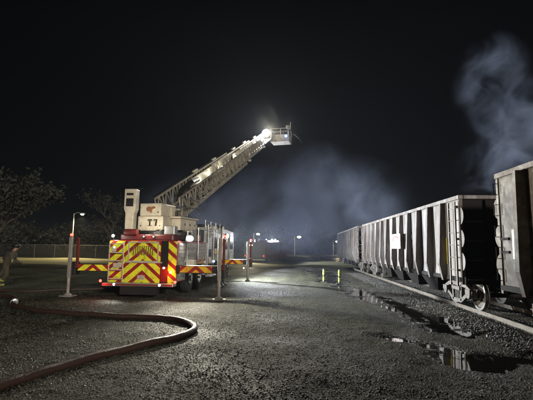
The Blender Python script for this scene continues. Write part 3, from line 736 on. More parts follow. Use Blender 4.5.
# outriggers
def outrigger(side, y, chev):
    s = side; xo = 2.78 if s > 0 else -2.5
    og = empty('outrigger', (0, 0, 0), 0, T)
    xi = s * (HWd + .005)
    bm_ = MB().box(min(xi, xo), max(xi, xo), y - .1, y + .1, .84, 1.10).build('beam', M['black'], og, bevel=.01)
    pl = MB().box(-.55, .55, -.008, 0, -.105, .105).build('chevron_plate', chev, bm_, loc=((xi + xo) / 2 - s * .09, y - .102, .97))
    MB().box(xo - .13, xo + .13, y - .15, y + .15, .72, 1.16).build('end_block', M['black'], og, bevel=.02)
    jx = xo - .06
    jt = MB().box(jx - .06, jx + .06, y - .24, y - .152, .62, 2.02).build('jack_tube', M['steel'], og, bevel=.012)
    gx = xo + .035 if s > 0 else xo + .16
    MB().box(gx, gx + .085, y - .22, y - .152, .95, 2.0).build('guard_plate', mat('dark_red_paint', (.16, .02, .015), .4, grime=.4), og, bevel=.006)
    MB().cyl((jx, y - .196, .04), (jx, y - .196, .63), .055, 14).build('jack_ram', M['steel'], og)
    ft = MB().cyl((jx, y - .196, .025), (jx, y - .196, .1), .15, 18, .08).build('foot_plate', M['steel'], og)
    MB().box(jx - .22, jx + .22, y - .38, y - .0, -.03, .024).build('ground_pad', M['black'] if False else M['steel'], og, bevel=.01)
    lx = xo + .08 if s > 0 else jx
    ho = MB().cyl((lx, y - .19, 2.02), (lx, y - .19, 2.05), .05, 12).build('marker_lamp', M['black'], og)
    MB().sphere((lx, y - .19, 2.085), .055, 12, 8).build('lens', M['lamp_red'], ho)
    light('marker_glow', 'POINT', (lx, y - .28, 2.2), .7, (1, .05, .03), .04, og)
    return og
outrigger(1, .0, M['chev_r']); outrigger(-1, .12, M['chev_l']); outrigger(1, 7.25, M['chev_r']); outrigger(-1, 7.25, M['chev_l'])
lamp_disc('pump_lamp', HWd + .12, 5.35, 1.05, .05, M['lamp_blue'], T)
# telescoping scene floodlights on the right side
def flood(loc, aim, energy, col, lens, w_=.24, h_=.2, cone=165, glow_r=.07, blend=.35):
    loc = Vector(loc); f = empty('floodlight', loc, 0, T)
    q = (Vector(aim) - loc).to_track_quat('-Z', 'Y').to_euler()
    f.rotation_euler = q
    hd = MB().prism([(-w_, -h_), (w_, -h_), (w_, h_), (-w_, h_)], 'Z', .0, .05)
    hd.prism([(-w_ * .8, -h_ * .8), (w_ * .8, -h_ * .8), (w_ * .8, h_ * .8), (-w_ * .8, h_ * .8)], 'Z', .05, .14)
    hd.build('housing', M['black'], f)
    MB().sphere((0, 0, -.01), 1, 16, 10, (w_ * .86, h_ * .8, .09)).build('lens', lens, f)
    sp = light('flood_beam', 'SPOT', (0, 0, -.13), energy, col, glow_r, f, cone=R(cone), blend=blend)
    return f
flood((1.45, .62, 2.02), (5.2, -3.4, .6), 1750, (1, .94, .76), M['lamp_white'], .15, .12, cone=112, blend=.55)
MB().cyl((1.28, .72, 1.2), (1.4, .72, 1.98), .025, 8).build('floodlight_pole', M['chrome'], T)
flood((1.46, 7.8, 2.3), (10, 8.0, .9), 8200, (.88, .95, 1), M['lamp_cool'], .15, .13, cone=160, blend=.6)
MB().cyl((1.28, 7.9, 1.2), (1.44, 7.9, 2.25), .025, 8).build('floodlight_pole', M['chrome'], T)
# small glows: reversing and tail lamps, step lamp, deck lamp over the tail
for x in (-.78, .78): light('reversing_glow', 'SPOT', (x, -.47, .46), 45, (1, .95, .85), .04, T, aim=(x * 1.3, -3.5, -.2), cone=R(120))
for x in (-1.28, 1.28): light('tail_glow', 'POINT', (x, -.7, .42), 4, (1, .03, .02), .04, T)
light('tail_work_glow', 'POINT', (-1.1, -.14, 2.1), 10, (1, .95, .85), .05, T)
light('marker_glow', 'POINT', (.99, -.14, .86), 4, (1, .25, .05), .05, T)

# ---- turntable and ladder
PHI = R(-10.0)                                  # ladder heading relative to the truck, to the right
tt = empty('turntable', (.0, 1.75, 0), PHI, T)
MB().cyl((0, 0, 1.95), (0, 0, 2.3), .95, 28).build('slewing_ring', M['black'], tt)
MB().box(-.52, .52, -.85, 1.2, 2.32, 2.84).build('turret', M['white'], tt, bevel=.035)
MB().box(-.48, .40, -.8, .35, 2.84, 3.32).build('turret_head', M['white'], tt, bevel=.03)
MB().box(.40, .52, -.2, .9, 2.845, 3.2).build('lift_bracket', M['white'], tt, bevel=.02)
MB().box(.52, .95, -.3, 1.35, 2.8, 2.86).build('side_walkway', M['white'], tt, bevel=.01)
MB().box(.52, .9, -.2, 1.2, 2.34, 2.8).build('side_cabinet', M['white'], tt, bevel=.02)
MB().box(-.42, .42, -.82, 1.0, 2.2, 2.33).build('turret_base', M['white'], tt, bevel=.02)
def glyphs(x, z, h, y):
    g = MB(); w_ = h * .4
    def r(x0, x1, z0, z1): g.box(x + x0, x + x1, y - .005, y, z + z0, z + z1)
    r(-w_ - w_, 0 - .02, h * .86, h); r(-w_ * 2, -w_ * 2 + .03, h * .7, h * .858); r(-.05, -.02, h * .7, h * .858)
    r(-w_ - .04, -w_ + .02, h * .08, h * .858); r(-w_ - .1, -w_ + .08, 0, h * .078)
    o = w_ + .02; r(o - w_ * .75, o + w_ * .75, h * .86, h); r(o - w_ * .75, o - w_ * .75 + .03, h * .7, h * .858)
    g.prism([(x + o + w_ * .75, z + h * .858), (x + o + w_ * .75 - .07, z + h * .858), (x + o - w_ * .25, z), (x + o - w_ * .25 + .075, z)], 'Y', y - .005, y)
    return g
glyphs(.1, 2.47, .25, -.851).build('unit_number', M['ink'], tt)
for (x0, x1, z0, z1, y) in ((-.46, -.3, 2.4, 2.78, -.851), (.36, .47, 2.4, 2.78, -.851), (.22, .36, 2.9, 3.26, -.801)):
    hp2 = MB().box(x0, x1, y - .012, y, z0, z1).build('hatch_panel', M['white'], tt, bevel=.004); MB().box((x0 + x1) / 2 - .02, (x0 + x1) / 2 + .02, y - .03, y - .013, z0 + .06, z0 + .1).build('latch', M['black'], hp2)
for i in range(7): MB().cyl((-.44 + i * .147, -.85, 2.36), (-.44 + i * .147, -.862, 2.36), .014, 8).build('bolt', M['steel'], tt)
for (y0, y1) in ((-.15, .2), (.3, .65), (.75, 1.1)):
    hp2 = MB().box(.9, .912, y0, y1, 2.4, 2.74).build('hatch_panel', M['white'], tt, bevel=.004); MB().box(.913, .93, y1 - .08, y1 - .04, 2.54, 2.62).build('latch', M['black'], hp2)
MB().tube([(-.4, -.87, 2.3), (-.2, -.95, 2.2), (.1, -.93, 2.24), (.4, -.87, 2.32)], .025, 8).build('hydraulic_line', M['black'], tt)
em = MB(); pts = [(-.2, .02), (-.17, .09), (-.06, .12), (.03, .1), (.1, .13), (.19, .1), (.17, .04), (.08, .03), (.04, -.04), (.06, -.11), (-.03, -.12), (-.06, -.05), (-.12, -.07), (-.17, -.04)]
em.prism([(p[0] - .02, p[1] + 3.08) for p in pts], 'Y', -.806, -.801); em.build('emblem', M['emblem'], tt)
for i in range(3): MB().cyl((.55 + i * .14, .1 + i * .3, 2.86), (.55 + i * .14, .1 + i * .3, 3.1), .04, 10).build('control_lever', M['black'], tt)
gr = MB()
for (a, c) in (((.93, -.28, 2.86), (.93, -.28, 3.6)), ((.93, 1.3, 2.86), (.93, 1.3, 3.6)), ((.93, -.28, 3.6), (.93, 1.3, 3.6)), ((.93, -.28, 3.25), (.93, 1.3, 3.25))): gr.cyl(a, c, .02, 8)
gr.build('walkway_rail', M['chrome'], tt)
# tall pedestal at the left corner
pd = MB(); px0 = -.98
prof = [(-.15, 2.2), (.15, 2.2), (.16, 2.95), (.22, 3.1), (.22, 3.86), (-.22, 3.86), (-.22, 3.1), (-.16, 2.95)]
pd.prism([(p[0] + px0, p[1]) for p in prof], 'Y', .95, 1.3)
pd = pd.build('control_pedestal', M['white'], T, bevel=.02)
MB().box(px0 - .14, px0 + .14, .935, .948, 3.2, 3.5).build('pedestal_opening', M['black'], pd)
MB().box(px0 - .13, px0 + .13, .935, .948, 3.62, 3.7).build('pedestal_slot', M['black'], pd)
MB().tube([(px0 + .1, 1.1, 3.85), (px0 + .2, 1.1, 3.9), (px0 + .42, 1.15, 3.9)], .015, 8).build('antenna', M['black'], pd)

def ladder_frame():
    """matrix: origin at the ladder heel, +Y along the ladder"""
    return Matrix.Translation((.35, .5, 3.22)) @ Matrix.Rotation(R(25.2), 4, 'X')
LM = ladder_frame()
def section(name, y0, y1, wd, ht, zoff, step, thick):
    e = empty(name, (0, 0, 0), 0, tt); e.matrix_basis = LM
    hw_ = wd / 2; k = max(2, int((y1 - y0) / step))
    for s in (-1, 1):
        t_ = MB(); x = s * hw_
        t_.bar((x, y0, zoff), (x, y1, zoff), thick, thick * 1.5); t_.bar((x, y0, zoff + ht), (x, y1 - .4, zoff + ht), thick * .8)
        t_.bar((x, y1 - .4, zoff + ht), (x, y1, zoff + ht * .4), thick * .8)
        for i in range(k):
            a = y0 + (y1 - y0) * i / k; c = y0 + (y1 - y0) * (i + 1) / k; mid = (a + c) / 2
            t_.bar((x, a, zoff), (x, mid, zoff + ht), thick * .5); t_.bar((x, mid, zoff + ht), (x, c, zoff), thick * .5)
            t_.bar((x, a, zoff), (x, a, zoff + ht), thick * .5)
        t_.build('side_truss', M['truss'], e)
    r_ = MB(); nr = int((y1 - y0) / .36)
    for i in range(nr): y = y0 + .15 + i * .36; r_.cyl((-hw_, y, zoff), (hw_, y, zoff), .022, 8)
    for i in range(k):
        a = y0 + (y1 - y0) * i / k; c = y0 + (y1 - y0) * (i + 1) / k
        if i % 2: r_.bar((-hw_, a, zoff - .03), (hw_, c, zoff - .03), .03)
        else: r_.bar((hw_, a, zoff - .03), (-hw_, c, zoff - .03), .03)
    r_.build('rungs', M['truss'], e)
    return e
s1 = section('base_section', -.6, 8.2, 1.04, .74, -.1, .62, .085)
s2 = section('middle_section', 5.2, 12.4, .8, .6, -.02, .55, .07)
s3 = section('fly_section', 9.6, 16.0, .6, .46, .05, .5, .055)
def on_ladder(e, name, mb, m, **k): return mb.build(name, m, e, **k)
on_ladder(s1, 'side_board', MB().box(-.455, -.43, 2.4, 8.1, .06, .52), M['wpanel'])
on_ladder(s2, 'side_board', MB().box(-.345, -.325, 8.3, 12.2, .08, .45), M['wpanel'])
on_ladder(s1, 'cable_tray', MB().box(-.66, -.58, -.5, 8.0, .4, .7), M['black'])
on_ladder(s1, 'water_pipe', MB().cyl((.0, -.4, -.2), (.0, 8.6, -.2), .075, 12), M['steel'])
on_ladder(s2, 'water_pipe', MB().cyl((.0, 8.0, -.14), (.0, 12.4, -.14), .06, 12), M['steel'])
on_ladder(s3, 'water_pipe', MB().cyl((.0, 12, -.06), (.0, 15.8, -.06), .05, 12), M['steel'])
on_ladder(s1, 'hose_bundle', MB().tube([(.2, .4, .3), (.22, 1.4, .42), (.18, 2.4, .3), (.24, 3.2, .36)], .13, 10), M['hosered'])
on_ladder(s1, 'hose_bundle', MB().tube([(-.1, .8, .5), (-.05, 1.8, .6), (-.12, 2.6, .5)], .12, 10), M['black'])
for (e, x, y, z) in ((s1, -.3, 3.7, .1), (s1, -.3, 4.9, .15), (s1, -.3, 6.4, .2), (s2, -.24, 8.6, .3), (s2, .36, 9.8, .15), (s3, -.2, 12.9, .3), (s3, .24, 13.6, .1)):
    h = MB().box(x - .06, x + .06, y - .05, y + .05, z - .05, z + .05).build('ladder_lamp', M['black'], e)
    MB().box(x - .035, x + .035, y - .065, y - .052, z - .03, z + .03).build('lens', M['lamp_small'], h)
    if x < 0: light('ladder_glow', 'POINT', (x + .06, y - .2, z + .12), 3.5, (1, .93, .75), .05, e)
for (y, wd, z) in ((3.5, .6, .72), (6., .6, .72), (9.0, .48, .68), (11.2, .48, .66), (13.4, .38, .6)):
    MB().box(-wd - .05, -wd + .05, y - .25, y + .25, z - .05, z + .03).build('rung_marker', M['white'], s1)
for (y, x, z) in ((9.2, .42, -.16), (13.2, .32, -.12)): MB().box(x - .06, x + .06, y - .12, y + .12, z - .04, z + .04).build('roller_guide', M['white'], s2)
# hydraulic lift rams
for x in (-.42, .42): MB().cyl((x, .5, 2.5), (x, 2.6, 4.15), .085, 12).build('lift_ram', M['chrome'], tt)
# platform at the tip (kept level)
tipv = LM @ Vector((0, 16.0, .1))
pf = empty('platform', tipv, 0, tt)
MB().box(.1, 1.55, .1, 1.2, -.35, -.25).build('platform_floor', M['truss'], pf, bevel=.02)
for (x0, x1, y0, y1) in ((.1, 1.55, .1, .14), (.1, 1.55, 1.16, 1.2), (.1, .14, .14, 1.16), (1.51, 1.55, .14, 1.16)): MB().box(x0, x1, y0, y1, -.248, .2).build('platform_panel', M['truss'], pf, bevel=.01)
MB().box(-.35, .3, -.1, .3, -.2, .0).build('platform_bracket', M['truss'], pf)
prl = MB()
for z in (.45, .68): prl.tube([(.12, .12, z), (1.53, .12, z), (1.53, 1.18, z), (.12, 1.18, z), (.12, .12, z)], .022, 8)
for x in (.12, .9, 1.53):
    for y in (.12, 1.18): prl.cyl((x, y, .18), (x, y, .68), .022, 8)
prl.build('platform_rail', M['truss'], pf)
mn = MB().tube([(1.5, 1.25, .3), (1.55, 1.5, .5), (1.7, 1.55, .6), (1.95, 2.2, .42), (2.15, 2.5, .05)], [.08, .08, .07, .055, .045], 12); mn.build('water_monitor', M['black'], pf)
MB().cyl((1.35, .7, .2), (1.35, .7, .95), .05, 10).build('control_column', M['alu'], pf)
MB().box(1.2, 1.5, .6, .8, .82, 1.05).build('control_box', M['truss'], pf, bevel=.02)
MB().cyl((1.6, .4, .6), (1.62, .4, 1.2), .03, 8).build('mast', M['truss'], pf)
bl = MB().cyl((1.35, .04, .02), (1.35, .1, .02), .12, 14).build('blue_lamp', M['black'], pf); MB().sphere((1.35, .03, .02), .1, 12, 8).build('lens', M['lamp_blue'], bl)
light('blue_glow', 'SPOT', (1.35, -.12, .02), 60, (.1, .3, 1), .06, pf, aim=(1.35, -3, -.5), cone=R(170))
light('blue_glow', 'POINT', (1.6, -.25, .1), 5, (.1, .3, 1), .06, pf)
fl = MB().box(-.35, .15, -.36, -.3, -.1, .5).build('tip_floodlight', M['black'], pf)
MB().cyl((-.1, -.36, .2), (-.1, -.44, .2), .31, 18).build('lamp_housing', M['chrome'], fl)
MB().sphere((-.1, -.46, .2), .29, 16, 10, (1, .5, 1)).build('lens', emit('lamp_lens_tip', (1, .94, .8), 120), fl)
MB().cyl((-.1, -.3, .0), (.1, .1, -.15), .03, 8).build('lamp_arm', M['black'], fl)
light('tip_beam', 'SPOT', (-.1, -.68, .2), 11000, (1, .95, .85), .2, pf, aim=(2.5, -10, -5), cone=R(166), blend=.25)
light('tip_spill', 'POINT', (-.2, -.8, .5), 60, (1, .93, .8), .15, pf)

# ================================================================== second engine, far behind
M['darkred'] = mat('dull_dark_red', (.06, .012, .012), .5, grime=.4); M['darkgrey'] = mat('dull_grey_panel', (.09, .09, .09), .5, grime=.4)
def far_engine(loc, rz):
    E_ = empty('fire_engine', loc, rz); tag(E_, 'distant dark red fire engine parked in the haze with lit rear', 'fire truck')
    MB().box(-1.2, 1.2, 0, 4.6, .55, 2.25).build('body', M['darkred'], E_, bevel=.03)
    MB().prism([(4.7, .5), (7.2, .5), (7.3, 1.3), (7.0, 2.3), (4.7, 2.35)], 'X', -1.2, 1.2).build('cab', M['darkred'], E_, bevel=.04)
    MB().box(-1.15, 1.15, -.02, -.003, .6, 2.2).build('tail_panel', M['darkgrey'], E_)
    MB().box(-1.22, 1.22, -.3, -.02, .4, .52).build('rear_step', M['alu'], E_)
    for s in (-1, 1):
        for y in (1.2, 5.9): wheel(s * 1.18, y, E_, s)
        MB().box(min(s * 1.2, s * 1.212), max(s * 1.2, s * 1.212), 5.0, 6.1, 1.4, 2.1).build('window', M['glass'], E_)
        for (a, c) in ((.2, 1.8), (1.9, 2.9), (3.0, 4.4)): MB().box(min(s * 1.2, s * 1.216), max(s * 1.2, s * 1.216), a, c, 1.0, 2.1).build('shutter', M['darkgrey'], E_)
    lb_ = MB().box(-.9, .9, 5.2, 5.5, 2.36, 2.52).build('light_bar', M['black'], E_)
    for x in (-.6, .1, .5): MB().sphere((x, 5.2, 2.55), .09, 10, 6).build('lens', M['lamp_small'], lb_)
    for x in (-.8, -.55, -.3): 
        h = MB().box(x - .09, x + .09, -.06, -.02, 1.85, 2.0).build('rear_lamp', M['chrome'], E_); MB().box(x - .08, x + .08, -.075, -.062, 1.87, 1.98).build('lens', emit('lamp_lens_warm', (1, .8, .5), 3), h)
    for x in (-1.0, 1.0):
        h = MB().box(x - .07, x + .07, -.06, -.02, .75, .95).build('rear_lamp', M['chrome'], E_); MB().box(x - .06, x + .06, -.07, -.062, .77, .93).build('lens', M['lamp_red'] if x < -5 else emit('lamp_lens_dim_red', (1, .05, .03), 1.2), h)
    for i in range(5): MB().box(-.9 + i * .42, -.62 + i * .42, .3, .9, 2.25, 2.4 + .1 * (i % 3)).build('stowed_gear', M['darkgrey'], E_)
    light('rear_glow', 'SPOT', (-.5, -.15, 1.9), 700, (1, .85, .6), .1, E_, aim=(-.5, -4, 1.2), cone=R(150))
    light('bar_glow', 'POINT', (.2, 4.95, 2.75), 4000, (.9, .93, 1), .1, E_)
far_engine((-3.6, 41, 0), R(-16))
# lit ground lamp in front of it
gl_ = empty('ground_lamp', (-3.6, 31.5, 0)); tag(gl_, 'tiny lit lamp standing on the gravel before the distant engine', 'lamp')
MB().box(-.1, .1, -.06, .06, 0, .16).build('housing', M['black'], gl_); MB().sphere((0, -.06, .1), .05, 10, 6).build('lens', M['lamp_small'], gl_)

# ================================================================== lime marker posts
def marker(loc, label):
    r_ = empty('marker_post', loc); tag(r_, label, 'marker post', 'lime marker posts by the puddle')
    MB().prism([(-.17, -.17), (.17, -.17), (.17, .17), (-.17, .17)], 'Z', 0, .05).build('base', M['rubber'], r_, bevel=.02)
    MB().cyl((0, 0, .05), (0, 0, .74), .06, 14, .045).build('post', mat('dull_post', (.1, .1, .06), .6), r_)
    for (a, c) in ((.12, .32), (.42, .7)): MB().cyl((0, 0, a), (0, 0, c), .066, 14, .06).build('reflective_sleeve', M['lime'], r_)
marker((1.83, 22.1, float(height(1.83, 22.1))), 'lime reflective marker post farther from the train')
marker((2.5, 20.7, float(height(2.5, 20.7))), 'lime reflective marker post nearer the train and camera')

# ================================================================== supply hose
hp_ = [(-11.5, 13.6), (-9.8, 13.0), (-8.93, 12.56), (-8.3, 11.9), (-7.7, 11.0), (-6.83, 10.38), (-5.73, 9.94), (-4.33, 9.7), (-3.32, 9.6), (-2.55, 9.28), (-2.12, 8.80), (-1.95, 8.37), (-1.99, 7.92), (-2.2, 7.4), (-2.63, 6.72), (-3.05, 5.98), (-3.35, 5.3), (-3.62, 4.6), (-3.9, 3.8), (-4.3, 2.8)]
def crom(P, k=8):
    out = []
    for i in range(len(P) - 1):
        p0, p1, p2, p3 = [np.array(P[max(0, min(len(P) - 1, i + j))]) for j in (-1, 0, 1, 2)]
        for t in np.arange(k) / k: out.append(.5 * ((2 * p1) + (-p0 + p2) * t + (2 * p0 - 5 * p1 + 4 * p2 - p3) * t * t + (-p0 + 3 * p1 - 3 * p2 + p3) * t ** 3))
    return out + [np.array(P[-1])]
cp = crom(hp_)
hs = empty('supply_hose', (-1.95, 8.37, 0)); tag(hs, 'thick dull red supply hose looping across the left foreground', 'hose')
ho = MB().tube([(p[0] + 1.95, p[1] - 8.37, float(height(p[0], p[1])) + .058) for p in cp], .062, 14).build('hose_line', M['hosered'], hs, smooth=True)
c = Vector((-8.02, 11.5)); dn = Vector((.45, -.75)).normalized(); z = float(height(c.x, c.y)) + .065
cpl = MB(); loc_ = lambda k: (c.x + 1.95 + dn.x * k, c.y - 8.37 + dn.y * k, z)
cpl.cyl(loc_(-.16), loc_(.16), .078, 16); cpl.cyl(loc_(-.05), loc_(.0), .1, 16); cpl.cyl(loc_(.03), loc_(.08), .1, 16)
cpl.build('coupling', M['chrome'], hs)
# a thin second line lying behind
cp2 = crom([(-16, 15.2), (-13, 14.9), (-10, 14.4), (-8.5, 15.2), (-7, 16.2), (-6.2, 16.6)])
o = MB().tube([(p[0], p[1], float(height(p[0], p[1])) + .03) for p in cp2], .033, 10).build('attack_hose', M['hosered'], None, smooth=True); tag(o, 'thin dark hose lying on the gravel left of the truck', 'hose')

# ================================================================== firefighter at the left edge
def skin_mesh(name, joints, edges, m, parent, root=0, sub=2):
    me = bpy.data.meshes.new(name); me.from_pydata([j[0] for j in joints], edges, []); o = bpy.data.objects.new(name, me); COL.objects.link(o)
    sk = o.modifiers.new('skin', 'SKIN'); ss = o.modifiers.new('sub', 'SUBSURF'); ss.levels = sub; ss.render_levels = sub
    for i, j in enumerate(joints):
        r_ = j[1]; me.skin_vertices[0].data[i].radius = (r_, r_) if not isinstance(r_, tuple) else r_
    me.skin_vertices[0].data[root].use_root = True
    dg = bpy.context.evaluated_depsgraph_get(); m2 = bpy.data.meshes.new_from_object(o.evaluated_get(dg)); bpy.data.objects.remove(o)
    m2.materials.clear(); m2.materials.append(m); m2.shade_smooth()
    o = bpy.data.objects.new(name, m2); COL.objects.link(o)
    if parent: o.parent = parent
    return o
FF = empty('person', (-12.1, 16.4, .0), R(-78)); tag(FF, 'firefighter in dark bunker gear leaning into a stride at the left edge', 'person')
J = [((0, .16, .93), .17), ((0, .25, 1.15), .18), ((0, .36, 1.36), .17), ((0, .42, 1.46), .075), ((0, .47, 1.55), .085), ((0, .50, 1.65), .09),
     # legs
     ((.11, .15, .84), .12), ((.14, .26, .47), .095), ((.15, .0, .12), .075), ((.15, .13, .05), .05),
     ((-.11, .11, .84), .12), ((-.14, -.06, .50), .095), ((-.15, -.40, .16), .075), ((-.15, -.28, .05), .05),
     # arms
     ((.22, .38, 1.34), .085), ((.28, .45, 1.06), .07), ((.22, .7, .98), .055), ((.2, .77, .97), .035),
     ((-.22, .36, 1.34), .085), ((-.3, .34, 1.06), .07), ((-.26, .58, .94), .055), ((-.25, .65, .93), .035)]
Ed = [(0, 1), (1, 2), (2, 3), (3, 4), (4, 5), (0, 6), (6, 7), (7, 8), (8, 9), (0, 10), (10, 11), (11, 12), (12, 13), (2, 14), (14, 15), (15, 16), (16, 17), (2, 18), (18, 19), (19, 20), (20, 21)]
for s, wv in ((1, 17), (-1, 21)):
    bx, by, bz = J[wv][0]
    for f_, (dx, ln) in enumerate(((-.03, .07), (-.012, .085), (.008, .08), (.026, .065))):
        a = len(J); J.append(((bx + dx, by + .045, bz - .02), .0095)); J.append(((bx + dx, by + .05 + ln * .5, bz - .05), .009)); J.append(((bx + dx, by + .04 + ln * .6, bz - .08), .008)); Ed += [(wv, a), (a, a + 1), (a + 1, a + 2)]
    a = len(J); J.append(((bx - s * .045, by + .02, bz - .01), .011)); J.append(((bx - s * .06, by + .055, bz - .03), .0095)); Ed += [(wv, a), (a, a + 1)]
fb = skin_mesh('body', J, Ed, M['coat'], FF)
fb.data.materials.append(M['skin'])
for p in fb.data.polygons:
    if p.center.z > 1.46 : p.material_index = 1
MB().sphere((0, .595, 1.59), .018, 8, 6, (.8, 1.2, 1.2)).build('nose', M['skin'], FF)
for x in (-.035, .035): MB().sphere((x, .578, 1.62), .013, 8, 6).build('eye', M['ink'], FF)
MB().box(-.028, .028, .566, .576, 1.537, 1.547).build('mouth', M['signred'], FF)
for x in (-.092, .092): MB().sphere((x, .49, 1.6), .025, 8, 6, (.4, .8, 1.2)).build('ear', M['skin'], FF)
hm = MB().sphere((0, .485, 1.675), .135, 18, 10, (1, 1.15, .85)); hm.cyl((0, .475, 1.655), (0, .475, 1.67), .2, 20); hm.build('helmet', M['black'], FF)
MB().box(-.13, .13, -.06, .06, -.2, .2, Matrix.Translation((0, .13, 1.26)) @ Matrix.Rotation(R(-25), 4, 'X')).build('air_pack', M['black'], FF, bevel=.04)
def band(name, a, b, r_): MB().cyl(a, b, r_, 16).build(name, mat('dull_lime_trim', (.3, .34, .05), .5), FF)
band('reflective_band', (.148, .07, .22), (.147, .1, .28), .097); band('reflective_band', (-.148, -.33, .24), (-.146, -.29, .3), .097)
band('reflective_band', (.285, .46, 1.05), (.27, .5, 1.04), .08)
for (x, y) in ((.15, .03), (-.15, -.37)):
    MB().box(x - .06, x + .06, y - .13, y + .17, 0, .11).build('boot', mat('tan_boot', (.3, .27, .08), .6), FF, bevel=.04)

# ================================================================== background: tree, fence, house, street lamps, wood
def branch_tree(name, label, loc, h, seed, leaves, spread=.9, leaf_m='leaf', levels=4, group=None, leaf_size=.16):
    rg = random.Random(seed); t_ = empty(name, loc, rg.uniform(0, 6)); tag(t_, label, 'tree', group)
    wood = MB(); tips = []
    def grow(p, d, ln, r_, lv):
        pts = [p]; rs = [r_]; dd = d.copy()
        for i in range(3):
            dd = (dd + Vector((rg.uniform(-.25, .25), rg.uniform(-.25, .25), rg.uniform(-.05, .18)))).normalized(); p = p + dd * ln / 3; pts.append(p); rs.append(r_ * (1 - .18 * (i + 1)))
        wood.tube(pts, rs, 6 if lv < 2 else 4)
        if lv >= 2: tips.extend(pts[1:])
        if lv >= levels: return
        for i in range(rg.choice((3, 4)) if lv else 5):
            a = rg.uniform(0, 6.28); tl = rg.uniform(.5, 1.1) * spread
            nd = (dd * math.cos(tl) + (Vector((math.cos(a), math.sin(a), .15)) * math.sin(tl))).normalized()
            grow(pts[rg.choice((1, 2, 3)) if lv else rg.choice((2, 3, 3))], nd, ln * rg.uniform(.55, .8), r_ * .5, lv + 1)
    grow(Vector((0, 0, -.1)), Vector((0, 0, 1)), h * .36, h * .026, 0)
    wood.build('trunk', M['bark'], t_)
    if leaves:
        k = leaves; P_ = np.array([tips[rg.randrange(len(tips))] for _ in range(k)]) + nrng.normal(0, .22, (k, 3)) * h / 8
        u = nrng.normal(size=(k, 3)); u /= np.linalg.norm(u, axis=1)[:, None]; v_ = nrng.normal(size=(k, 3)); v_ -= (v_ * u).sum(1)[:, None] * u; v_ /= np.linalg.norm(v_, axis=1)[:, None]
        s_ = leaf_size * (.5 + nrng.random((k, 1)))
        vv = np.stack([P_ - u * s_, P_ + v_ * s_ * .45, P_ + u * s_, P_ - v_ * s_ * .45], 1).reshape(-1, 3); ff = np.arange(k * 4).reshape(-1, 4)
        o = np_mesh('crown', vv, ff, M[leaf_m]); o.parent = t_
    return t_
branch_tree('tree', 'big bushy tree at the left edge behind the verge', (-29.2, 37.5, 0), 10.2, 3, 4200, .85, leaf_size=.2)
branch_tree('tree', 'bare tree behind the fence, left of the raised pedestal', (-27.5, 60, 0), 11, 14, 1500, .8)
branch_tree('tree', 'bare tree rising above the dark house roof', (-17.5, 62, 0), 11, 21, 2500, .8)
# fence
M['fence'] = mat('dull_wire', (.1, .1, .09), .6, .2)
fe = empty('wire_fence', (-34, 44.5, 0)); tag(fe, 'grey wire fence with slim posts behind the verge', 'fence')
for i in range(9):
    x = i * 2.4; MB().cyl((x, 0, 0), (x, 0, 1.75), .045, 8).build('post', M['fence'], fe)
for z in (.25, 1.7): MB().cyl((0, 0, z), (19.2, 0, z), .025, 8).build('fence_rail', M['fence'], fe)
wm = MB()
for i in range(160):
    x = i * .12
    wm.bar((x, .03, .25), (min(19.2, x + 1.45), .03, 1.7), .008); wm.bar((x, .035, 1.7), (min(19.2, x + 1.45), .035, .25), .008)
tag(wm.build('wire_mesh', M['fence'], fe), kind='stuff')
# house
hs_ = empty('house', (-19.6, 56, 0), R(8)); tag(hs_, 'small dark gabled house behind the left outrigger', 'house')
MB().box(-3.2, 3.2, 0, 6, 0, 2.4).build('wall', M['wall'], hs_)
rf = MB().prism([(-3.6, 2.3), (3.6, 2.3), (3.6, 2.42), (0, 4.6), (-3.6, 2.42)], 'Y', -.4, 6.4).build('roof', M['roof'], hs_)
MB().box(.9, 1.5, 3, 3.6, 3.4, 5.0).build('chimney', M['concrete'], rf)
for x in (-2.0, 1.9):
    wn = MB().box(x - .55, x + .55, -.05, -.003, 1.0, 2.0).build('window', M['white'], hs_); MB().box(x - .48, x + .48, -.06, -.052, 1.07, 1.93).build('pane', M['glass'], wn)
dr = MB().box(-.45, .45, -.05, -.003, 0, 2.0).build('door', M['red'], hs_); MB().sphere((.35, -.07, 1.0), .04, 8, 6).build('handle', M['chrome'], dr)
# street lamps
def street_lamp(loc, hgt, label, energy, arm=1.0, r_=.16):
    s_ = empty('street_lamp', loc); tag(s_, label, 'street lamp', 'street lamps beyond the yard')
    MB().cyl((-arm, 0, 0), (-arm, 0, hgt + .1), .08, 10, .05).build('pole', M['steel'], s_)
    MB().tube([(-arm, 0, hgt + .02), (-arm * .6, 0, hgt + .22), (-.1, 0, hgt + .14)], .035, 8).build('arm', M['steel'], s_)
    hd = MB().sphere((0, 0, hgt + .1), .3, 14, 8, (1.2, .6, .35)).build('lamp_head', M['steel'], s_)
    MB().sphere((0, -.02, hgt), r_, 12, 8, (1.2, .9, .6)).build('lens', M['lamp_street'], hd)
    light('street_glow', 'SPOT', (0, 0, hgt - .22), energy, (1, .8, .45), .15, s_, aim=(0, 0, 0), cone=R(150), blend=.6)
street_lamp((-24.1, 45, 0), 5.25, 'warm street lamp on a tall pole left of the truck', 2600)
street_lamp((-7.2, 90, 0), 4.6, 'distant street lamp above the parked engine', 700, r_=.3)
street_lamp((2.0, 90, 0), 4.05, 'distant street lamp over the middle of the yard', 700, r_=.33)
street_lamp((11.6, 100, 0), 3.3, 'distant street lamp beside the far end of the train', 700, r_=.3)
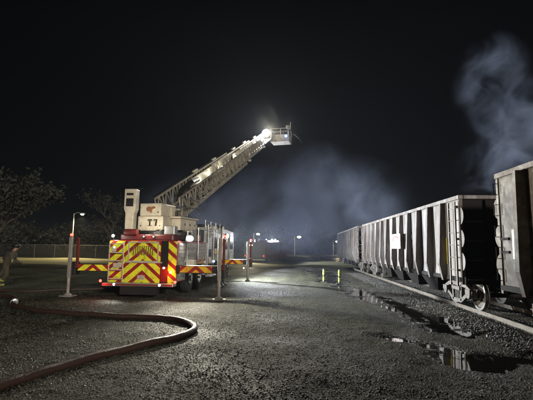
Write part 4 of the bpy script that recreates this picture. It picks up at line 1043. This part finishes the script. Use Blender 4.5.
# far wood as one mass
k = 46000; cx = nrng.uniform(-120, 90, 190); cyy = nrng.uniform(105, 135, 190); ch = nrng.uniform(5, 9.5, 190); cr = nrng.uniform(2.5, 5.5, 190)
ii = nrng.integers(0, 190, k); g3 = nrng.normal(size=(k, 3)); g3 /= np.linalg.norm(g3, axis=1)[:, None]; g3 *= nrng.random((k, 1)) ** .4
P_ = np.stack([cx[ii] + g3[:, 0] * cr[ii], cyy[ii] + g3[:, 1] * cr[ii], ch[ii] * .52 + g3[:, 2] * ch[ii] * .48], -1)
u = nrng.normal(size=(k, 3)); u /= np.linalg.norm(u, axis=1)[:, None]; v_ = np.cross(u, nrng.normal(size=(k, 3))); v_ /= np.linalg.norm(v_, axis=1)[:, None]
s_ = .5 * (.5 + nrng.random((k, 1)))
vv = np.stack([P_ - u * s_, P_ + v_ * s_ * .5, P_ + u * s_, P_ - v_ * s_ * .5], 1).reshape(-1, 3)
tag(np_mesh('far_wood', vv, np.arange(k * 4).reshape(-1, 4), M['leaf']), 'dark band of trees far behind the yard', 'trees', kind='stuff')

# ================================================================== haze and smoke
mh = bpy.data.materials.new('haze_air'); mh.use_nodes = True; n = mh.node_tree; n.nodes.clear()
pv = N(n, 'ShaderNodeVolumePrincipled'); pv.inputs['Color'].default_value = (.72, .82, 1, 1); pv.inputs['Density'].default_value = HAZE_DENSITY; pv.inputs['Anisotropy'].default_value = .2
om = N(n, 'ShaderNodeOutputMaterial'); n.links.new(pv.outputs[0], om.inputs['Volume'])
tag(MB().box(-305, 305, -65, 305, -1.4, 15.5).build('haze', mh), 'thin smoky night haze filling the yard', 'haze', kind='stuff')
def smoke(name, label, path, radii, dens, seed, scl=.55, lo=.42, hi=.72, tint=(.55, .66, .95)):
    """a rising plume: closed tube of air whose density is billowing noise fading to its edge"""
    ms = bpy.data.materials.new(name + '_air'); ms.use_nodes = True; n = ms.node_tree; n.nodes.clear(); L = n.links.new
    tc = N(n, 'ShaderNodeTexCoord'); nz = N(n, 'ShaderNodeTexNoise'); nz.inputs['Scale'].default_value = scl; nz.inputs['Detail'].default_value = 8; nz.inputs['Roughness'].default_value = .62; nz.inputs['Distortion'].default_value = .9
    of = N(n, 'ShaderNodeVectorMath', operation='ADD'); of.inputs[1].default_value = (seed * 3.1, seed * 1.7, seed); L(tc.outputs['Object'], of.inputs[0]); L(of.outputs[0], nz.inputs['Vector'])
    # distance to the chain of path points gives the soft edge
    last = None
    for (p, r_) in zip(path, radii):
        ds = N(n, 'ShaderNodeVectorMath', operation='DISTANCE'); ds.inputs[1].default_value = p; L(tc.outputs['Object'], ds.inputs[0])
        dv = N(n, 'ShaderNodeMath', operation='DIVIDE'); dv.inputs[1].default_value = r_; L(ds.outputs['Value'], dv.inputs[0])
        if last is None: last = dv.outputs[0]
        else:
            mn_ = N(n, 'ShaderNodeMath', operation='SMOOTH_MIN'); mn_.inputs[2].default_value = .25; L(last, mn_.inputs[0]); L(dv.outputs[0], mn_.inputs[1]); last = mn_.outputs[0]
    ed = N(n, 'ShaderNodeMapRange', interpolation_type='SMOOTHSTEP'); ed.inputs['From Min'].default_value = 1.; ed.inputs['From Max'].default_value = .1; ed.inputs['To Min'].default_value = 0; ed.inputs['To Max'].default_value = 1; L(last, ed.inputs[0])
    # threshold falls toward the core: billows
    th = N(n, 'ShaderNodeMapRange', interpolation_type='SMOOTHSTEP'); th.inputs['From Min'].default_value = lo; th.inputs['From Max'].default_value = hi; L(nz.outputs['Fac'], th.inputs[0])
    ml = N(n, 'ShaderNodeMath', operation='MULTIPLY'); L(ed.outputs[0], ml.inputs[0]); L(th.outputs[0], ml.inputs[1])
    m2 = N(n, 'ShaderNodeMath', operation='MULTIPLY'); m2.inputs[1].default_value = dens; L(ml.outputs[0], m2.inputs[0])
    pv = N(n, 'ShaderNodeVolumePrincipled'); pv.inputs['Color'].default_value = (*tint, 1); L(m2.outputs[0], pv.inputs['Density'])
    om = N(n, 'ShaderNodeOutputMaterial'); L(pv.outputs[0], om.inputs['Volume'])
    o = MB().tube([path[0]] + list(path) + [tuple(Vector(path[-1]) + (Vector(path[-1]) - Vector(path[-2])).normalized() * radii[-1])], [radii[0] * .3] + [r_ * 1.02 for r_ in radii] + [radii[-1] * .4], 14)
    o = o.build(name, ms); tag(o, label, 'smoke', kind='stuff'); return o
smoke('smoke_plume', 'blue grey smoke rising behind the nearest hopper car', [(6.2, 11.1, 3.4), (6.4, 11.3, 4.2), (6.6, 11.5, 5.0), (6.3, 11.7, 5.8), (6.0, 11.9, 6.6), (6.2, 12.1, 7.4)], [1.7, 1.8, 1.6, 1.3, 1.2, 1.1], .5, 6, .95, .42, .68)
smoke('smoke_plume', 'pale smoke drifting up behind the ribbed hopper car', [(6.2, 26.5, 3.2), (5.9, 28, 4.2), (5.2, 29.6, 5.3), (4.2, 30.5, 6.6), (2.6, 31.5, 8.0)], [2.0, 2.6, 2.8, 2.7, 2.6], .13, 5, .55, .36, .72)
smoke('smoke_bank', 'broad bluish smoke hanging over the far yard behind the ladder', [(-13, 37, 3), (-8, 36, 3.2), (-3.0, 36, 4.0), (1.5, 37, 4.6), (5.5, 35, 4.8)], [5, 6.5, 7.5, 7.8, 6.0], .1, 8, .16, .36, .7)
smoke('tip_halo', 'thin volume added around the ladder tip floodlight as its glare halo', [(-2.6, 28.6, 10.6), (-1.4, 28.9, 11.0), (-.2, 29.4, 10.8)], [1.7, 2.0, 1.7], .012, 11, .6, tint=(.9, .88, .82))  # added volume that catches the beam and gives the tip lamp its halo
